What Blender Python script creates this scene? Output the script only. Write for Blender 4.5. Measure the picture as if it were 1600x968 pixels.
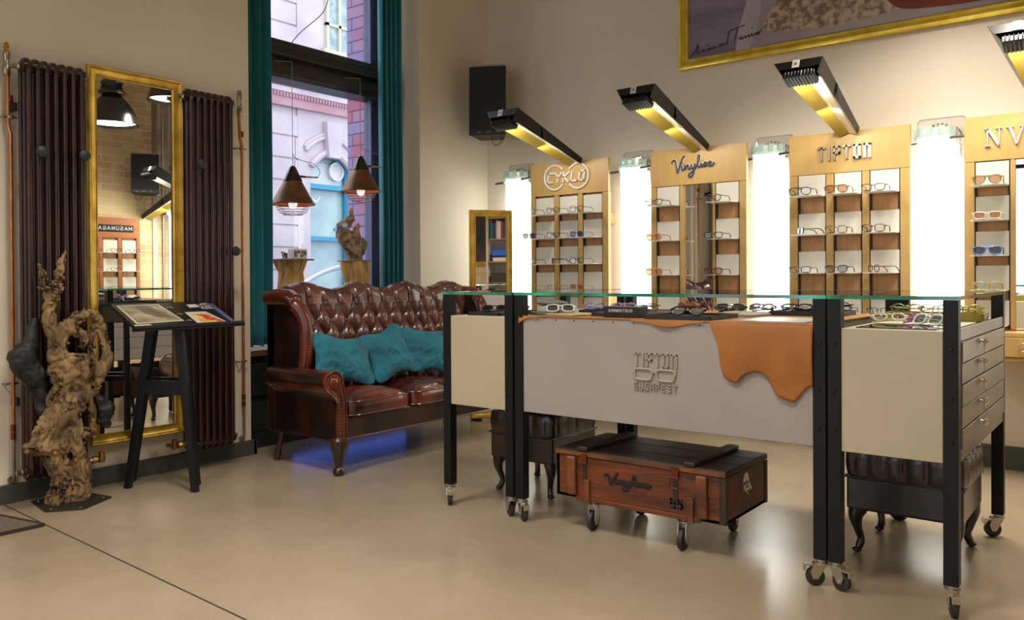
import bpy, math, random
from math import sin, cos, pi, radians
from mathutils import Vector, Matrix, noise
for o in list(bpy.data.objects): bpy.data.objects.remove(o)
C = bpy.context.scene.collection
S = bpy.context.scene
# ---------------------------------------------------------------- camera
cd = bpy.data.cameras.new('camera'); cam = bpy.data.objects.new('camera', cd); C.objects.link(cam); S.camera = cam
cd.sensor_width = 36.0; cd.lens = 36.0*1285.6/1600; cd.shift_y = (441.9-484)/1600; cd.clip_start = .05; cd.clip_end = 200
YAW, PIT, ROL = 0.6622, 0.00705, -0.00544
fw = Vector((-sin(YAW)*cos(PIT), cos(YAW)*cos(PIT), -sin(PIT)))
rt = Vector((cos(YAW), sin(YAW), 0)); up = rt.cross(fw)
R_ = rt*cos(ROL)+up*sin(ROL); U_ = -rt*sin(ROL)+up*cos(ROL)
m = Matrix((R_, U_, -fw)).transposed().to_4x4(); m.translation = Vector((0, 0, 1.1)); cam.matrix_world = m
# ---------------------------------------------------------------- world, exposure
w = bpy.data.worlds.new('sky'); S.world = w; w.use_nodes = True
bg = w.node_tree.nodes['Background']; bg.inputs[0].default_value = (.80, .86, 1, 1); bg.inputs[1].default_value = 2.2
S.view_settings.view_transform = 'Standard'; S.view_settings.look = 'None'; S.view_settings.gamma = 1
S.view_settings.exposure = 0.32; S.view_settings.use_curve_mapping = False
DOME_W = 20; ARM_W = 1.7; TUBE_E = 3.8; CEIL_W = 60
# ---------------------------------------------------------------- materials
def lin(h):
    if not isinstance(h, str): return (*h, 1)
    v = [int(h[i:i+2], 16)/255 for i in (0, 2, 4)]
    return (*[c/12.92 if c < .04045 else ((c+.055)/1.055)**2.4 for c in v], 1)
MATS = {}
def M(name, col, rough=.5, metal=0, col2=None, sc=4, stretch=(1, 1, 1), det=4, lo=.35, hi=.65, bump=0, bsc=None, coat=0, emit=0, alpha=None, spec=None, sheen=0, bd=.01):
    if name in MATS: return MATS[name]
    mt = bpy.data.materials.new(name); mt.use_nodes = True; nt = mt.node_tree; n = nt.nodes; L = nt.links
    p = n['Principled BSDF']; p.inputs['Base Color'].default_value = lin(col)
    p.inputs['Roughness'].default_value = rough; p.inputs['Metallic'].default_value = metal
    if coat: p.inputs['Coat Weight'].default_value = coat; p.inputs['Coat Roughness'].default_value = .12
    if spec is not None: p.inputs['Specular IOR Level'].default_value = spec
    if sheen: p.inputs['Sheen Weight'].default_value = sheen
    if emit: p.inputs['Emission Color'].default_value = lin(col); p.inputs['Emission Strength'].default_value = emit
    if col2 is not None or bump:
        tc = n.new('ShaderNodeTexCoord'); mp = n.new('ShaderNodeMapping'); mp.inputs['Scale'].default_value = stretch
        L.new(tc.outputs['Object'], mp.inputs[0])
    if col2 is not None:
        t = n.new('ShaderNodeTexNoise'); t.inputs['Scale'].default_value = sc; t.inputs['Detail'].default_value = det
        L.new(mp.outputs[0], t.inputs['Vector'])
        r = n.new('ShaderNodeValToRGB'); r.color_ramp.elements[0].position = lo; r.color_ramp.elements[1].position = hi
        r.color_ramp.elements[0].color = lin(col); r.color_ramp.elements[1].color = lin(col2)
        L.new(t.outputs['Fac'], r.inputs[0]); L.new(r.outputs[0], p.inputs['Base Color'])
    if bump:
        t2 = n.new('ShaderNodeTexNoise'); t2.inputs['Scale'].default_value = bsc or sc; t2.inputs['Detail'].default_value = 4
        L.new(mp.outputs[0], t2.inputs['Vector'])
        b = n.new('ShaderNodeBump'); b.inputs['Strength'].default_value = bump; b.inputs['Distance'].default_value = bd
        L.new(t2.outputs['Fac'], b.inputs['Height']); L.new(b.outputs[0], p.inputs['Normal'])
    MATS[name] = mt; return mt
def glassmat(name, col=(1, 1, 1), refl=.12, tint=None, rough=0.0, opac=0.0):
    """thin pane: mostly see-through, partly mirroring"""
    if name in MATS: return MATS[name]
    mt = bpy.data.materials.new(name); mt.use_nodes = True; nt = mt.node_tree; n = nt.nodes; L = nt.links
    n.remove(n['Principled BSDF']); out = n['Material Output']
    tr = n.new('ShaderNodeBsdfTransparent'); tr.inputs[0].default_value = lin(col)
    gl = n.new('ShaderNodeBsdfGlossy'); gl.inputs['Roughness'].default_value = rough
    mx = n.new('ShaderNodeMixShader'); fr = n.new('ShaderNodeFresnel'); fr.inputs['IOR'].default_value = 1.45
    ml = n.new('ShaderNodeMath'); ml.operation = 'MULTIPLY'; ml.inputs[1].default_value = refl/.04*.6; ml.use_clamp = True
    ge = n.new('ShaderNodeNewGeometry'); iv = n.new('ShaderNodeMath'); iv.operation = 'SUBTRACT'; iv.inputs[0].default_value = 1; L.new(ge.outputs['Backfacing'], iv.inputs[1])
    m3 = n.new('ShaderNodeMath'); m3.operation = 'MULTIPLY'; L.new(fr.outputs[0], ml.inputs[0]); L.new(ml.outputs[0], m3.inputs[0]); L.new(iv.outputs[0], m3.inputs[1]); L.new(m3.outputs[0], mx.inputs[0]); L.new(tr.outputs[0], mx.inputs[1]); L.new(gl.outputs[0], mx.inputs[2])
    last = mx
    if opac:
        df = n.new('ShaderNodeBsdfDiffuse'); df.inputs[0].default_value = lin(tint or col); m2 = n.new('ShaderNodeMixShader')
        m2.inputs[0].default_value = opac; L.new(mx.outputs[0], m2.inputs[1]); L.new(df.outputs[0], m2.inputs[2]); last = m2
    L.new(last.outputs[0], out.inputs[0]); MATS[name] = mt; return mt
# ---------------------------------------------------------------- mesh builder
class B:
    def __init__(s): s.v = []; s.f = []
    def add(s, vs, fs):
        k = len(s.v); s.v += [tuple(p) for p in vs]; s.f += [tuple(i+k for i in f) for f in fs]; return s
    def box(s, x0, x1, y0, y1, z0, z1):
        v = [(x, y, z) for x in (x0, x1) for y in (y0, y1) for z in (z0, z1)]
        return s.add(v, [(0, 1, 3, 2), (4, 6, 7, 5), (0, 4, 5, 1), (2, 3, 7, 6), (0, 2, 6, 4), (1, 5, 7, 3)])
    def ob(s, c, a, b, d):
        c, a, b, d = map(Vector, (c, a, b, d)); v = [c+i*a+j*b+k*d for i in (-1, 1) for j in (-1, 1) for k in (-1, 1)]
        f = [(0, 1, 3, 2), (4, 6, 7, 5), (0, 4, 5, 1), (2, 3, 7, 6), (0, 2, 6, 4), (1, 5, 7, 3)]
        if a.cross(b).dot(d) < 0: f = [q[::-1] for q in f]
        return s.add(v, f)
    def beam(s, p, q, wd, th, upv=(0, 0, 1)):
        p, q = Vector(p), Vector(q); d = (q-p)/2; u = Vector(upv); a = d.cross(u).normalized()*wd/2; b = a.cross(d).normalized()*th/2
        return s.ob((p+q)/2, d, a, b)
    def tube(s, pts, r, n=10, closed=False, caps=True, flat=None):
        P = [Vector(p) for p in pts]; N = len(P); rr = r if isinstance(r, (list, tuple)) else [r]*N
        T = []
        for i in range(N):
            a = P[(i-1) % N] if closed or i else P[i]; b = P[(i+1) % N] if closed or i < N-1 else P[i]
            T.append((b-a).normalized() if (b-a).length > 1e-9 else Vector((0, 0, 1)))
        ref = Vector((0, 0, 1)) if abs(T[0].z) < .9 else Vector((1, 0, 0))
        if flat: ref = Vector(flat)
        u = T[0].cross(ref).normalized(); vs = []; fs = []
        for i in range(N):
            if flat: u = T[i].cross(ref); u = u.normalized() if u.length > 1e-6 else Vector((1, 0, 0))
            else:
                u = (u-T[i]*u.dot(T[i])); u = u.normalized() if u.length > 1e-6 else T[i].orthogonal().normalized()
            w_ = T[i].cross(u)
            for k in range(n):
                a = 2*pi*k/n; vs.append(P[i]+(u*cos(a)+w_*sin(a))*rr[i])
        for i in range(N if closed else N-1):
            j = (i+1) % N
            for k in range(n):
                l = (k+1) % n; fs.append((i*n+k, i*n+l, j*n+l, j*n+k))
        if caps and not closed: fs += [tuple(range(n-1, -1, -1)), tuple((N-1)*n+k for k in range(n))]
        return s.add(vs, fs)
    def lathe(s, prof, c=(0, 0, 0), n=24, ax=None, caps=True):
        c = Vector(c); Z = Vector(ax).normalized() if ax else Vector((0, 0, 1)); X = Z.orthogonal().normalized() if ax else Vector((1, 0, 0)); Y = Z.cross(X)
        vs = []; fs = []
        for r, z in prof:
            for k in range(n): a = 2*pi*k/n; vs.append(c+Z*z+(X*cos(a)+Y*sin(a))*max(r, 1e-5))
        for i in range(len(prof)-1):
            for k in range(n): l = (k+1) % n; fs.append((i*n+k, i*n+l, (i+1)*n+l, (i+1)*n+k))
        if caps: fs += [tuple(range(n-1, -1, -1)), tuple((len(prof)-1)*n+k for k in range(n))]
        return s.add(vs, fs)
    def ball(s, c, r, nu=16, nv=10):
        r = r if isinstance(r, (list, tuple)) else (r, r, r); vs = []; fs = []
        for i in range(nv+1):
            t = pi*i/nv
            for k in range(nu): a = 2*pi*k/nu; vs.append((c[0]+r[0]*sin(t)*cos(a), c[1]+r[1]*sin(t)*sin(a), c[2]-r[2]*cos(t)))
        for i in range(nv):
            for k in range(nu): l = (k+1) % nu; fs.append((i*nu+k, i*nu+l, (i+1)*nu+l, (i+1)*nu+k))
        return s.add(vs, fs)
    def grid(s, fn, nu, nv, cu=False):
        vs = [fn(i/nu, j/nv) for j in range(nv+1) for i in range(nu+(0 if cu else 1))]; W = nu if cu else nu+1; fs = []
        for j in range(nv):
            for i in range(nu): k = (i+1) % W; fs.append((j*W+i, j*W+k, (j+1)*W+k, (j+1)*W+i))
        return s.add(vs, fs)
    def prism(s, pts, d):
        P = [Vector(p) for p in pts]; d = Vector(d); n = len(P); nn = Vector((0, 0, 0))
        for i in range(n): nn += P[i].cross(P[(i+1) % n])
        fs = [tuple(range(n-1, -1, -1)), tuple(n+i for i in range(n))]+[(i, (i+1) % n, n+(i+1) % n, n+i) for i in range(n)]
        if nn.dot(d) < 0: fs = [f[::-1] for f in fs]
        return s.add(P+[p+d for p in P], fs)
    def out(s, name, mt, parent=None, bevel=0, ang=40, off=None, sub=0, solid=0, world=True):
        me = bpy.data.meshes.new(name)
        o0 = Vector((0, 0, 0))
        if off is not None: o0 = Vector(off)
        elif world and parent is not None:
            q = parent
            while q: o0 += q.location; q = q.parent
        me.from_pydata([tuple(Vector(p)-o0) for p in s.v], [], s.f); me.update()
        me.polygons.foreach_set('use_smooth', [True]*len(me.polygons)); me.set_sharp_from_angle(angle=radians(ang))
        if isinstance(mt, (list, tuple)):
            for q in mt: me.materials.append(q)
        else: me.materials.append(mt)
        o = bpy.data.objects.new(name, me); C.objects.link(o)
        if parent is not None: o.parent = parent
        elif off is not None: o.location = o0
        if solid: md = o.modifiers.new('s', 'SOLIDIFY'); md.thickness = solid; md.offset = 0
        if bevel: md = o.modifiers.new('b', 'BEVEL'); md.width = bevel; md.segments = 2; md.limit_method = 'ANGLE'
        if sub: md = o.modifiers.new('u', 'SUBSURF'); md.levels = sub; md.render_levels = sub
        return o
def tag(o, label, cat, group=None):
    o['label'] = label; o['category'] = cat
    if group: o['group'] = group
    return o
def thing(name, label, cat, loc=(0, 0, 0), rz=0, group=None):
    o = bpy.data.objects.new(name, None); o.empty_display_size = .05; C.objects.link(o); o.location = loc; o.rotation_euler = (0, 0, rz)
    return tag(o, label, cat, group)
def solo(b, name, mt, label, cat, loc, group=None, **k): return tag(b.out(name, mt, off=loc, **k), label, cat, group)
def struct(name, b, mt, parent=None, **k):
    o = b.out(name, mt, parent, **k)
    if parent is None: o['kind'] = 'structure'
    return o
def dup(root, loc, rz, label, group=None):
    r = root.copy(); C.objects.link(r); r.location = loc; r.rotation_euler = (0, 0, rz); r['label'] = label
    if group: r['group'] = group
    for ch in list(root.children):
        c = ch.copy(); C.objects.link(c); c.parent = r
        for g in list(ch.children):
            d = g.copy(); C.objects.link(d); d.parent = c
    return r
def crom(pts, k=8, closed=False):
    P = [Vector(p) for p in pts]; n = len(P); out = []
    for i in range(n if closed else n-1):
        if closed: a, b, c, d = P[i-1], P[i], P[(i+1) % n], P[(i+2) % n]
        else: a, b, c, d = P[max(i-1, 0)], P[i], P[i+1], P[min(i+2, n-1)]
        for j in range(k):
            t = j/k; out.append(.5*((2*b)+(c-a)*t+(2*a-5*b+4*c-d)*t*t+(3*b-a-3*c+d)*t**3))
    if not closed: out.append(P[-1])
    return out
def interp(xs, ys, x):
    if x <= xs[0]: return ys[0]
    for i in range(len(xs)-1):
        if x <= xs[i+1]: t = (x-xs[i])/(xs[i+1]-xs[i]); return ys[i]+(ys[i+1]-ys[i])*t
    return ys[-1]
def nz(p, s=1.0): return noise.noise(Vector(p)*s)
def organic(name, paths, mt, parent, voxel=.008, amp=.006, freq=18, amp2=.003, streak=None):
    """knotty wood: tapered limbs fused by a voxel remesh, then wrinkled"""
    b = B()
    for pts, rr in paths:
        q = crom([(*p, r) for p, r in []] or pts, 5); k = [interp(list(range(len(rr))), rr, i/5) for i in range(len(q))]
        b.tube(q, k, 10); b.ball(q[0], k[0]*.98, 10, 6); b.ball(q[-1], k[-1]*.98, 10, 6)
    o = b.out(name, mt, parent)
    md = o.modifiers.new('r', 'REMESH'); md.mode = 'VOXEL'; md.voxel_size = voxel
    dg = bpy.context.evaluated_depsgraph_get(); me = bpy.data.meshes.new_from_object(o.evaluated_get(dg))
    o.modifiers.clear(); old = o.data; o.data = me; bpy.data.meshes.remove(old)
    st = streak or (1, 1, 1)
    for v in me.vertices:
        c = v.co; q = Vector((c.x*st[0], c.y*st[1], c.z*st[2])); nn = v.normal
        a = .7*noise.noise(q*freq*.6)+.35*noise.noise(q*freq*1.3)
        w_ = Vector((nz(c, 9), nz(c+Vector((5, 1, 2)), 9), nz(c+Vector((2, 7, 1)), 9)))
        d2 = 1-2.4*abs(noise.noise((q+w_*.04)*freq*1.3))
        v.co = c+nn*(a*amp*2-max(0, d2-.35)*amp2*2.0)
    me.update(); me.polygons.foreach_set('use_smooth', [True]*len(me.polygons))
    return o
# stroke lettering -------------------------------------------------
GL = {'T': [[(0, 1), (1, 1)], [(.5, 1), (.5, 0)]], 'I': [[(.5, 0), (.5, 1)]], 'P': [[(.1, 0), (.1, 1), (.9, 1), (.9, .5), (.1, .5)]],
 'O': [[(.1, 0), (.1, 1), (.9, 1), (.9, 0), (.1, 0)]], 'N': [[(.1, 0), (.1, 1), (.9, 1), (.9, 0)]], 'M': [[(0, 0), (0, 1), (1, 1), (1, 0)], [(.5, 1), (.5, .35)]],
 'C': [[(.95, 1), (.1, 1), (.1, 0), (.95, 0)]], 'Y': [[(0, 1), (.5, .5), (1, 1)], [(.5, .5), (.5, 0)]], 'K': [[(.1, 0), (.1, 1)], [(1, 1), (.15, .5), (1, 0)]],
 'L': [[(.1, 1), (.1, 0), (.95, 0)]], 'B': [[(.1, .5), (.9, .5), (.9, 1), (.1, 1), (.1, 0), (.9, 0), (.9, .5)]], 'U': [[(.1, 1), (.1, 0), (.9, 0), (.9, 1)]],
 'D': [[(.1, 0), (.1, 1), (.8, 1), (.9, .8), (.9, .2), (.8, 0), (.1, 0)]], 'A': [[(.05, 0), (.05, 1), (.95, 1), (.95, 0)], [(.05, .45), (.95, .45)]],
 'E': [[(.9, 1), (.1, 1), (.1, 0), (.9, 0)], [(.1, .5), (.8, .5)]], 'S': [[(.9, 1), (.1, 1), (.1, .5), (.9, .5), (.9, 0), (.1, 0)]],
 'R': [[(.1, 0), (.1, 1), (.9, 1), (.9, .5), (.1, .5)], [(.5, .5), (.95, 0)]], 'G': [[(.9, .9), (.8, 1), (.1, 1), (.1, 0), (.9, 0), (.9, .5), (.55, .5)]],
 'W': [[(0, 1), (0, 0), (1, 0), (1, 1)], [(.5, 0), (.5, .6)]], '9': [[(.9, .5), (.1, .5), (.1, 1), (.9, 1), (.9, 0), (.1, 0)]], '5': [[(.9, 1), (.15, 1), (.15, .55), (.7, .6), (.9, .4), (.9, .15), (.7, 0), (.1, 0)]]}
NV_N = [[(.1, 0), (.1, 1), (.9, 0), (.9, 1)]]
def letters(b, txt, org, ux, uz, h, wd, gap, st, dep, nrm, slant=0, ov=None):
    org, ux, uz, nrm = map(Vector, (org, ux, uz, nrm)); x = 0
    for ch in txt:
        if ch == ' ': x += wd; continue
        gs = (ov or {}).get(ch) or GL[ch]; ww = wd*(.3 if ch == 'I' else 1)
        for pl in gs:
            for (a, c), (d, e) in zip(pl, pl[1:]):
                if ch == 'I': a = d = .5
                p = org+ux*(x+a*ww+slant*c*h)+uz*c*h; q = org+ux*(x+d*ww+slant*e*h)+uz*e*h
                t = (q-p).normalized(); p2 = p-t*st/2; q2 = q+t*st/2; s_ = t.cross(nrm).normalized()*st/2
                b.ob((p2+q2)/2+nrm*dep/2, (q2-p2)/2, s_, nrm*dep/2)
        x += ww+gap
    return x
VIN = [[(0, .72), (.03, .82), (.08, .84), (.1, .7), (.13, .3), (.15, .25), (.2, .6), (.27, .95), (.31, 1.02)],
 [(.24, .55), (.24, .38), (.27, .33), (.3, .42), (.32, .56), (.33, .36), (.35, .5), (.39, .57), (.4, .4), (.42, .34), (.45, .42), (.47, .58), (.47, .44), (.5, .38), (.54, .46), (.56, .6), (.53, .2), (.47, -.02), (.41, .02), (.42, .12), (.5, .24), (.58, .42), (.64, .75), (.66, .98), (.63, .95), (.62, .6), (.64, .42), (.68, .46), (.7, .6), (.71, .44), (.73, .42), (.76, .54), (.79, .62), (.82, .6), (.77, .44), (.82, .46), (.86, .5), (.88, .62), (.92, .64), (.91, .54), (.87, .48), (.9, .42), (.96, .46), (1.0, .58)],
 [(.25, .68), (.255, .7)], [(.715, .72), (.72, .74)]]
def script(b, org, ux, uz, W, H, r, nrm, flat=1.0):
    org, ux, uz, nrm = map(Vector, (org, ux, uz, nrm))
    for pl in VIN:
        P = [org+ux*(x*W)+uz*(z*H) for x, z in pl]; q = crom(P, 6); k = len(b.v)
        b.tube(q, r, 8)
        for i in range(k, len(b.v)):
            v = Vector(b.v[i]); d = (v-org).dot(nrm); b.v[i] = tuple(v-nrm*d*(1-flat)+nrm*r*flat)
# ================================================================ ROOM
XL, YB, XR, YF, ZC = -4.47, 5.40, .78, -2.2, 4.3
wallm = M('plaster', 'd6cbb8', .85, col2='cfc3ae', sc=1.3, bump=.08, bsc=30)
basem = M('baseboard_paint', '3a3d38', .55, col2='434640', sc=3)
# floor: polished concrete
fm = bpy.data.materials.new('polished_concrete'); fm.use_nodes = True; nt = fm.node_tree; n = nt.nodes; L = nt.links; p = n['Principled BSDF']
tc = n.new('ShaderNodeTexCoord'); t1 = n.new('ShaderNodeTexNoise'); t1.inputs['Scale'].default_value = 1.1; t1.inputs['Detail'].default_value = 6; t1.inputs['Roughness'].default_value = .62
t2 = n.new('ShaderNodeTexNoise'); t2.inputs['Scale'].default_value = 160; t2.inputs['Detail'].default_value = 2
r1 = n.new('ShaderNodeValToRGB'); r1.color_ramp.elements[0].position = .3; r1.color_ramp.elements[1].position = .7
r1.color_ramp.elements[0].color = lin('8c7d66'); r1.color_ramp.elements[1].color = lin('a09079')
mx = n.new('ShaderNodeMix'); mx.data_type = 'RGBA'; mx.blend_type = 'MULTIPLY'; mx.inputs[0].default_value = .25
r2 = n.new('ShaderNodeValToRGB'); r2.color_ramp.elements[0].position = .35; r2.color_ramp.elements[1].position = .6; r2.color_ramp.elements[0].color = (.6, .6, .6, 1)
for t in (t1, t2): L.new(tc.outputs['Object'], t.inputs['Vector'])
L.new(t1.outputs['Fac'], r1.inputs[0]); L.new(t2.outputs['Fac'], r2.inputs[0]); L.new(r1.outputs[0], mx.inputs[6]); L.new(r2.outputs[0], mx.inputs[7]); L.new(mx.outputs[2], p.inputs['Base Color'])
r3 = n.new('ShaderNodeMapRange'); r3.inputs[3].default_value = .17; r3.inputs[4].default_value = .33; L.new(t1.outputs['Fac'], r3.inputs[0]); L.new(r3.outputs[0], p.inputs['Roughness'])
p.inputs['Specular IOR Level'].default_value = .55
struct('floor', B().box(XL-.6, XR+.15, YF-.15, YB+.15, -.12, 0), fm)
b = B()
for (a, c), (d, e), wdt in (((-4.444, 1.637), (-.6, 1.49), .006),):
    b.beam((a, c, .0006), (d, e, .0006), wdt, .0016)
struct('trim_1', b, M('joint_filler', '2e2820', .8))
b = B().box(XL-.12, XR+.12, YF-.12, YB+.12, ZC, ZC+.1); struct('ceiling', b, M('ceiling_paint', 'd9d0c0', .9))
struct('wall_back', B().box(XL-.6, XR+.12, YB, YB+.12, 0, ZC), wallm)
NY0, NY1 = 3.06, 4.585
b = B().box(XL-.66, XL, YF-.12, NY0, 0, ZC).box(XL-.66, XL, NY1, YB, 0, ZC).box(XL-.66, XL, NY0, NY1, 3.9, ZC)
struct('wall_left', b, wallm)
# brick wall, right
bm_ = bpy.data.materials.new('brick_wall'); bm_.use_nodes = True; nt = bm_.node_tree; n = nt.nodes; L = nt.links; p = n['Principled BSDF']
def brickify(nt, c1, c2, c3, mortar, bw=.27, bh=.085, ax='YZ'):
    n = nt.nodes; L = nt.links; p = n['Principled BSDF']; tc = n.new('ShaderNodeTexCoord'); sp = n.new('ShaderNodeSeparateXYZ'); cb = n.new('ShaderNodeCombineXYZ')
    L.new(tc.outputs['Object'], sp.inputs[0]); L.new(sp.outputs[ax[0]], cb.inputs['X']); L.new(sp.outputs[ax[1]], cb.inputs['Y'])
    br = n.new('ShaderNodeTexBrick'); br.inputs['Scale'].default_value = 1; br.inputs['Brick Width'].default_value = bw; br.inputs['Row Height'].default_value = bh
    br.inputs['Mortar Size'].default_value = .006; br.inputs['Color1'].default_value = lin(c1); br.inputs['Color2'].default_value = lin(c2); br.inputs['Mortar'].default_value = lin(mortar)
    br.inputs['Mortar Smooth'].default_value = .3; L.new(cb.outputs[0], br.inputs['Vector'])
    ns = n.new('ShaderNodeTexNoise'); ns.inputs['Scale'].default_value = 2.3; ns.inputs['Detail'].default_value = 3; L.new(tc.outputs['Object'], ns.inputs['Vector'])
    rp = n.new('ShaderNodeValToRGB'); rp.color_ramp.elements[0].position = .52; rp.color_ramp.elements[1].position = .62; L.new(ns.outputs['Fac'], rp.inputs[0])
    m = n.new('ShaderNodeMix'); m.data_type = 'RGBA'; L.new(rp.outputs[0], m.inputs[0]); L.new(br.outputs['Color'], m.inputs[6]); m.inputs[7].default_value = lin(c3)
    m2 = n.new('ShaderNodeMix'); m2.data_type = 'RGBA'; L.new(br.outputs['Fac'], m2.inputs[0]); L.new(m.outputs[2], m2.inputs[6]); m2.inputs[7].default_value = lin(mortar)
    L.new(m2.outputs[2], p.inputs['Base Color']); p.inputs['Roughness'].default_value = .85
    bp = n.new('ShaderNodeBump'); bp.inputs['Distance'].default_value = .01; bp.inputs['Strength'].default_value = .6; bp.invert = True; L.new(br.outputs['Fac'], bp.inputs['Height']); L.new(bp.outputs[0], p.inputs['Normal'])
brickify(nt, 'd6c08e', 'c8ab7c', 'c09070', 'd8cdb4')
struct('wall_right', B().box(XR, XR+.12, YF-.12, YB, 0, ZC), bm_)
# wall behind the camera; its two windows are unseen, added for soft sky light
b = B().box(XL, XR, YF-.12, YF, 0, .45).box(XL, XR, YF-.12, YF, 3.3, ZC)
for x0, x1 in ((XL, -4.0), (-2.5, -1.7), (-.2, XR)): b.box(x0, x1, YF-.12, YF, .45, 3.3)
struct('wall_front', b, wallm)
for i, (x0, x1) in enumerate(((-4.0, -2.5), (-1.7, -.2))):
    b = B()
    for z in (.45, 2.5, 3.25): b.box(x0, x1, YF-.1, YF-.04, z, z+.05)
    for x in (x0, (x0+x1)/2-.025, x1-.05): b.box(x, x+.05, YF-.1, YF-.04, .5, 3.25)
    f = struct('window_%d' % (i+2), b, M('dark_frame', '20242a', .5))
    B().box(x0+.02, x1-.02, YF-.075, YF-.069, .48, 3.27).out('pane', glassmat('pane_glass', (1, 1, 1), .1), f)
# baseboards
b = B().box(XL, XL+.03, YF, 3.08, 0, .09).box(XL-.1, XL+.03, 3.06, 3.085, 0, .09)
struct('baseboard_left', b, basem, bevel=.002)
b = B().box(XL+.03, XR, YB-.03, YB, 0, .13); struct('baseboard_back', b, basem, bevel=.002)
# window niche: dark panel below the sill, sill board
b = B().box(XL-.16, XL-.12, NY0, NY1, .0, .60).box(XL-.12, XL-.1, NY0+.06, NY1-.06, .12, .3).box(XL-.12, XL-.1, NY0+.06, NY1-.06, .34, .55)
struct('trim_2', b, M('niche_panel', '10150f', .5), bevel=.004)
b = B().box(XL-.6, XL-.075, NY0, NY1, .635, .655); struct('trim_3', b, M('sill_stone', 'd5cfd0', .35), bevel=.003)
b = B().box(XL-.5, XL-.08, NY0, NY1, .60, .635); struct('trim_4', b, M('sill_wood', '6a3d20', .5), bevel=.003)
# exterior brick reveal
rb = bpy.data.materials.new('reveal_brick'); rb.use_nodes = True; brickify(rb.node_tree, 'b79ab8', 'bd7488', 'a093bd', '6f6188', .4, .095, 'XZ')
b = B().box(-5.26, -4.97, 4.545, 5.0, -.2, 5.2).box(-5.26, -5.14, 2.2, 3.02, -.2, 5.2); struct('wall_street', b, rb)
# window: steel frame, panes, cross beam
wf = M('window_steel', '4a5580', .4, col2='3c4266', sc=3)
b = B()
for y0, y1 in ((3.04, 3.12), (4.455, 4.545)): b.box(-4.96, -4.88, y0, y1, .655, 3.9)
b.box(-4.96, -4.88, 3.1, 4.46, .655, .70).box(-4.96, -4.88, 3.1, 4.46, 3.84, 3.9).box(-4.90, -4.86, 4.44, 4.47, .7, 3.9)
win = struct('window_1', b, wf, bevel=.003)
B().box(-4.925, -4.919, 3.12, 4.455, .70, 2.50).box(-4.925, -4.919, 3.12, 4.455, 2.78, 3.84).out('pane', glassmat('window_glass', (1, 1, 1), .05), win)
bmm = M('steel_beam', '2c2b26', .42, col2='3a3832', sc=5, coat=.2)
b = B().box(-4.98, -4.80, 3.04, 4.57, 2.665, 2.765).box(-4.98, -4.765, 3.04, 4.57, 2.65, 2.668)
b.prism([(-4.98, 3.04, 2.50), (-4.80, 3.04, 2.50), (-4.775, 3.04, 2.52), (-4.79, 3.04, 2.60), (-4.82, 3.04, 2.65), (-4.98, 3.04, 2.65)], (0, 1.53, 0))
b.box(-4.80, -4.79, 3.04, 4.57, 2.72, 2.728)
tag(b.out('cross_beam', bmm, win, bevel=.002), '', '') if 0 else b.out('cross_beam', bmm, win, bevel=.002)
# conduit on the brick wall corner
b = B().tube([(XR-.03, 5.33, .3), (XR-.03, 5.33, 3.6)], .015, 8).box(XR-.02, XR, 5.20, 5.26, .3, 3.7)
solo(b, 'conduit', M('galvanised', 'a9a59b', .4, .8), 'grey vertical cable conduit in the corner of the brick wall, seen in the tall mirror', 'conduit', (XR-.03, 5.33, .3))
# ================================================================ STREET
road = M('asphalt', '6d6c72', .9, col2='5d5c62', sc=8)
o = struct('ground', B().box(-30, -5.26, -20, 40, -.5, -.22), road)
fa = M('facade_plaster', 'c9c0c4', .9, col2='b3a8b0', sc=1.2, det=8, bump=.3, bsc=6)
fp = M('facade_pink', 'b48f96', .9, col2='a57f88', sc=3)
bl = thing('apartment_building', 'pale plastered building across the street with arched teal shop window', 'building', (-11, 9.1, -.22))
XF = -11.0; b = B()
# wall of ashlar courses with recessed joints, opening for arch and upper window
AY0, AY1, AZ0, AZS, AZT = 8.70, 9.56, .75, 2.95, 3.22
b.box(XF-.5, XF-.03, 4, 8.46, -.22, 8).box(XF-.5, XF-.03, 9.85, 14, -.22, 8).box(XF-.5, XF-.03, 8.45, 9.85, 3.9, 4.9).box(XF-.5, XF-.03, 8.45, 9.85, -.22, .7)
z = -.2; rnd = random.Random(4)
while z < 8:
    hh = .36
    if not 3.75 < z < 4.25:
        for (y0, y1) in ((4, 8.455), (9.845, 14)):
            y = y0-rnd.random()*.5
            while y < y1:
                w_ = 1.1+rnd.random()*.2 if z > 4.3 else 1.6; a, c = max(y, y0), min(y+w_, y1)
                if c-a > .05: b.box(XF-.04, XF, a+.009, c-.009, z+.016, z+hh-.016)
                y += w_
    z += hh
b.out('wall', fa, bl)
b = B(); N = 14
arc = [(AY0+(AY1-AY0)*i/N, AZS+(AZT-AZS)*sin(pi*i/N)**.8) for i in range(N+1)]
b.box(XF-.2, XF, 8.45, AY0, .7, 3.9).box(XF-.2, XF, AY1, 9.85, .7, 3.9)
for (ya, za), (yb, zb_) in zip(arc, arc[1:]): b.prism([(XF-.2, ya, za), (XF-.2, yb, zb_), (XF-.2, yb, 3.9), (XF-.2, ya, 3.9)], (.2, 0, 0))
b.box(XF-.2, XF, 8.45, 9.02, 4.3, 8).box(XF-.2, XF, 9.6, 9.85, 4.3, 8).box(XF-.2, XF, 9.02, 9.6, 4.3, 4.95).box(XF-.2, XF, 9.02, 9.6, 6.6, 8)
b.out('arch_wall', fa, bl)
b = B()
for rr, zo, t in ((.06, .0, .06), (.04, .28, .045), (.03, .34, .03)):
    b.tube([(XF+.02, 9.13+(y-9.13)*(1+zo*.9), z+zo*.9) for y, z in arc], rr, 6)
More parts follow.
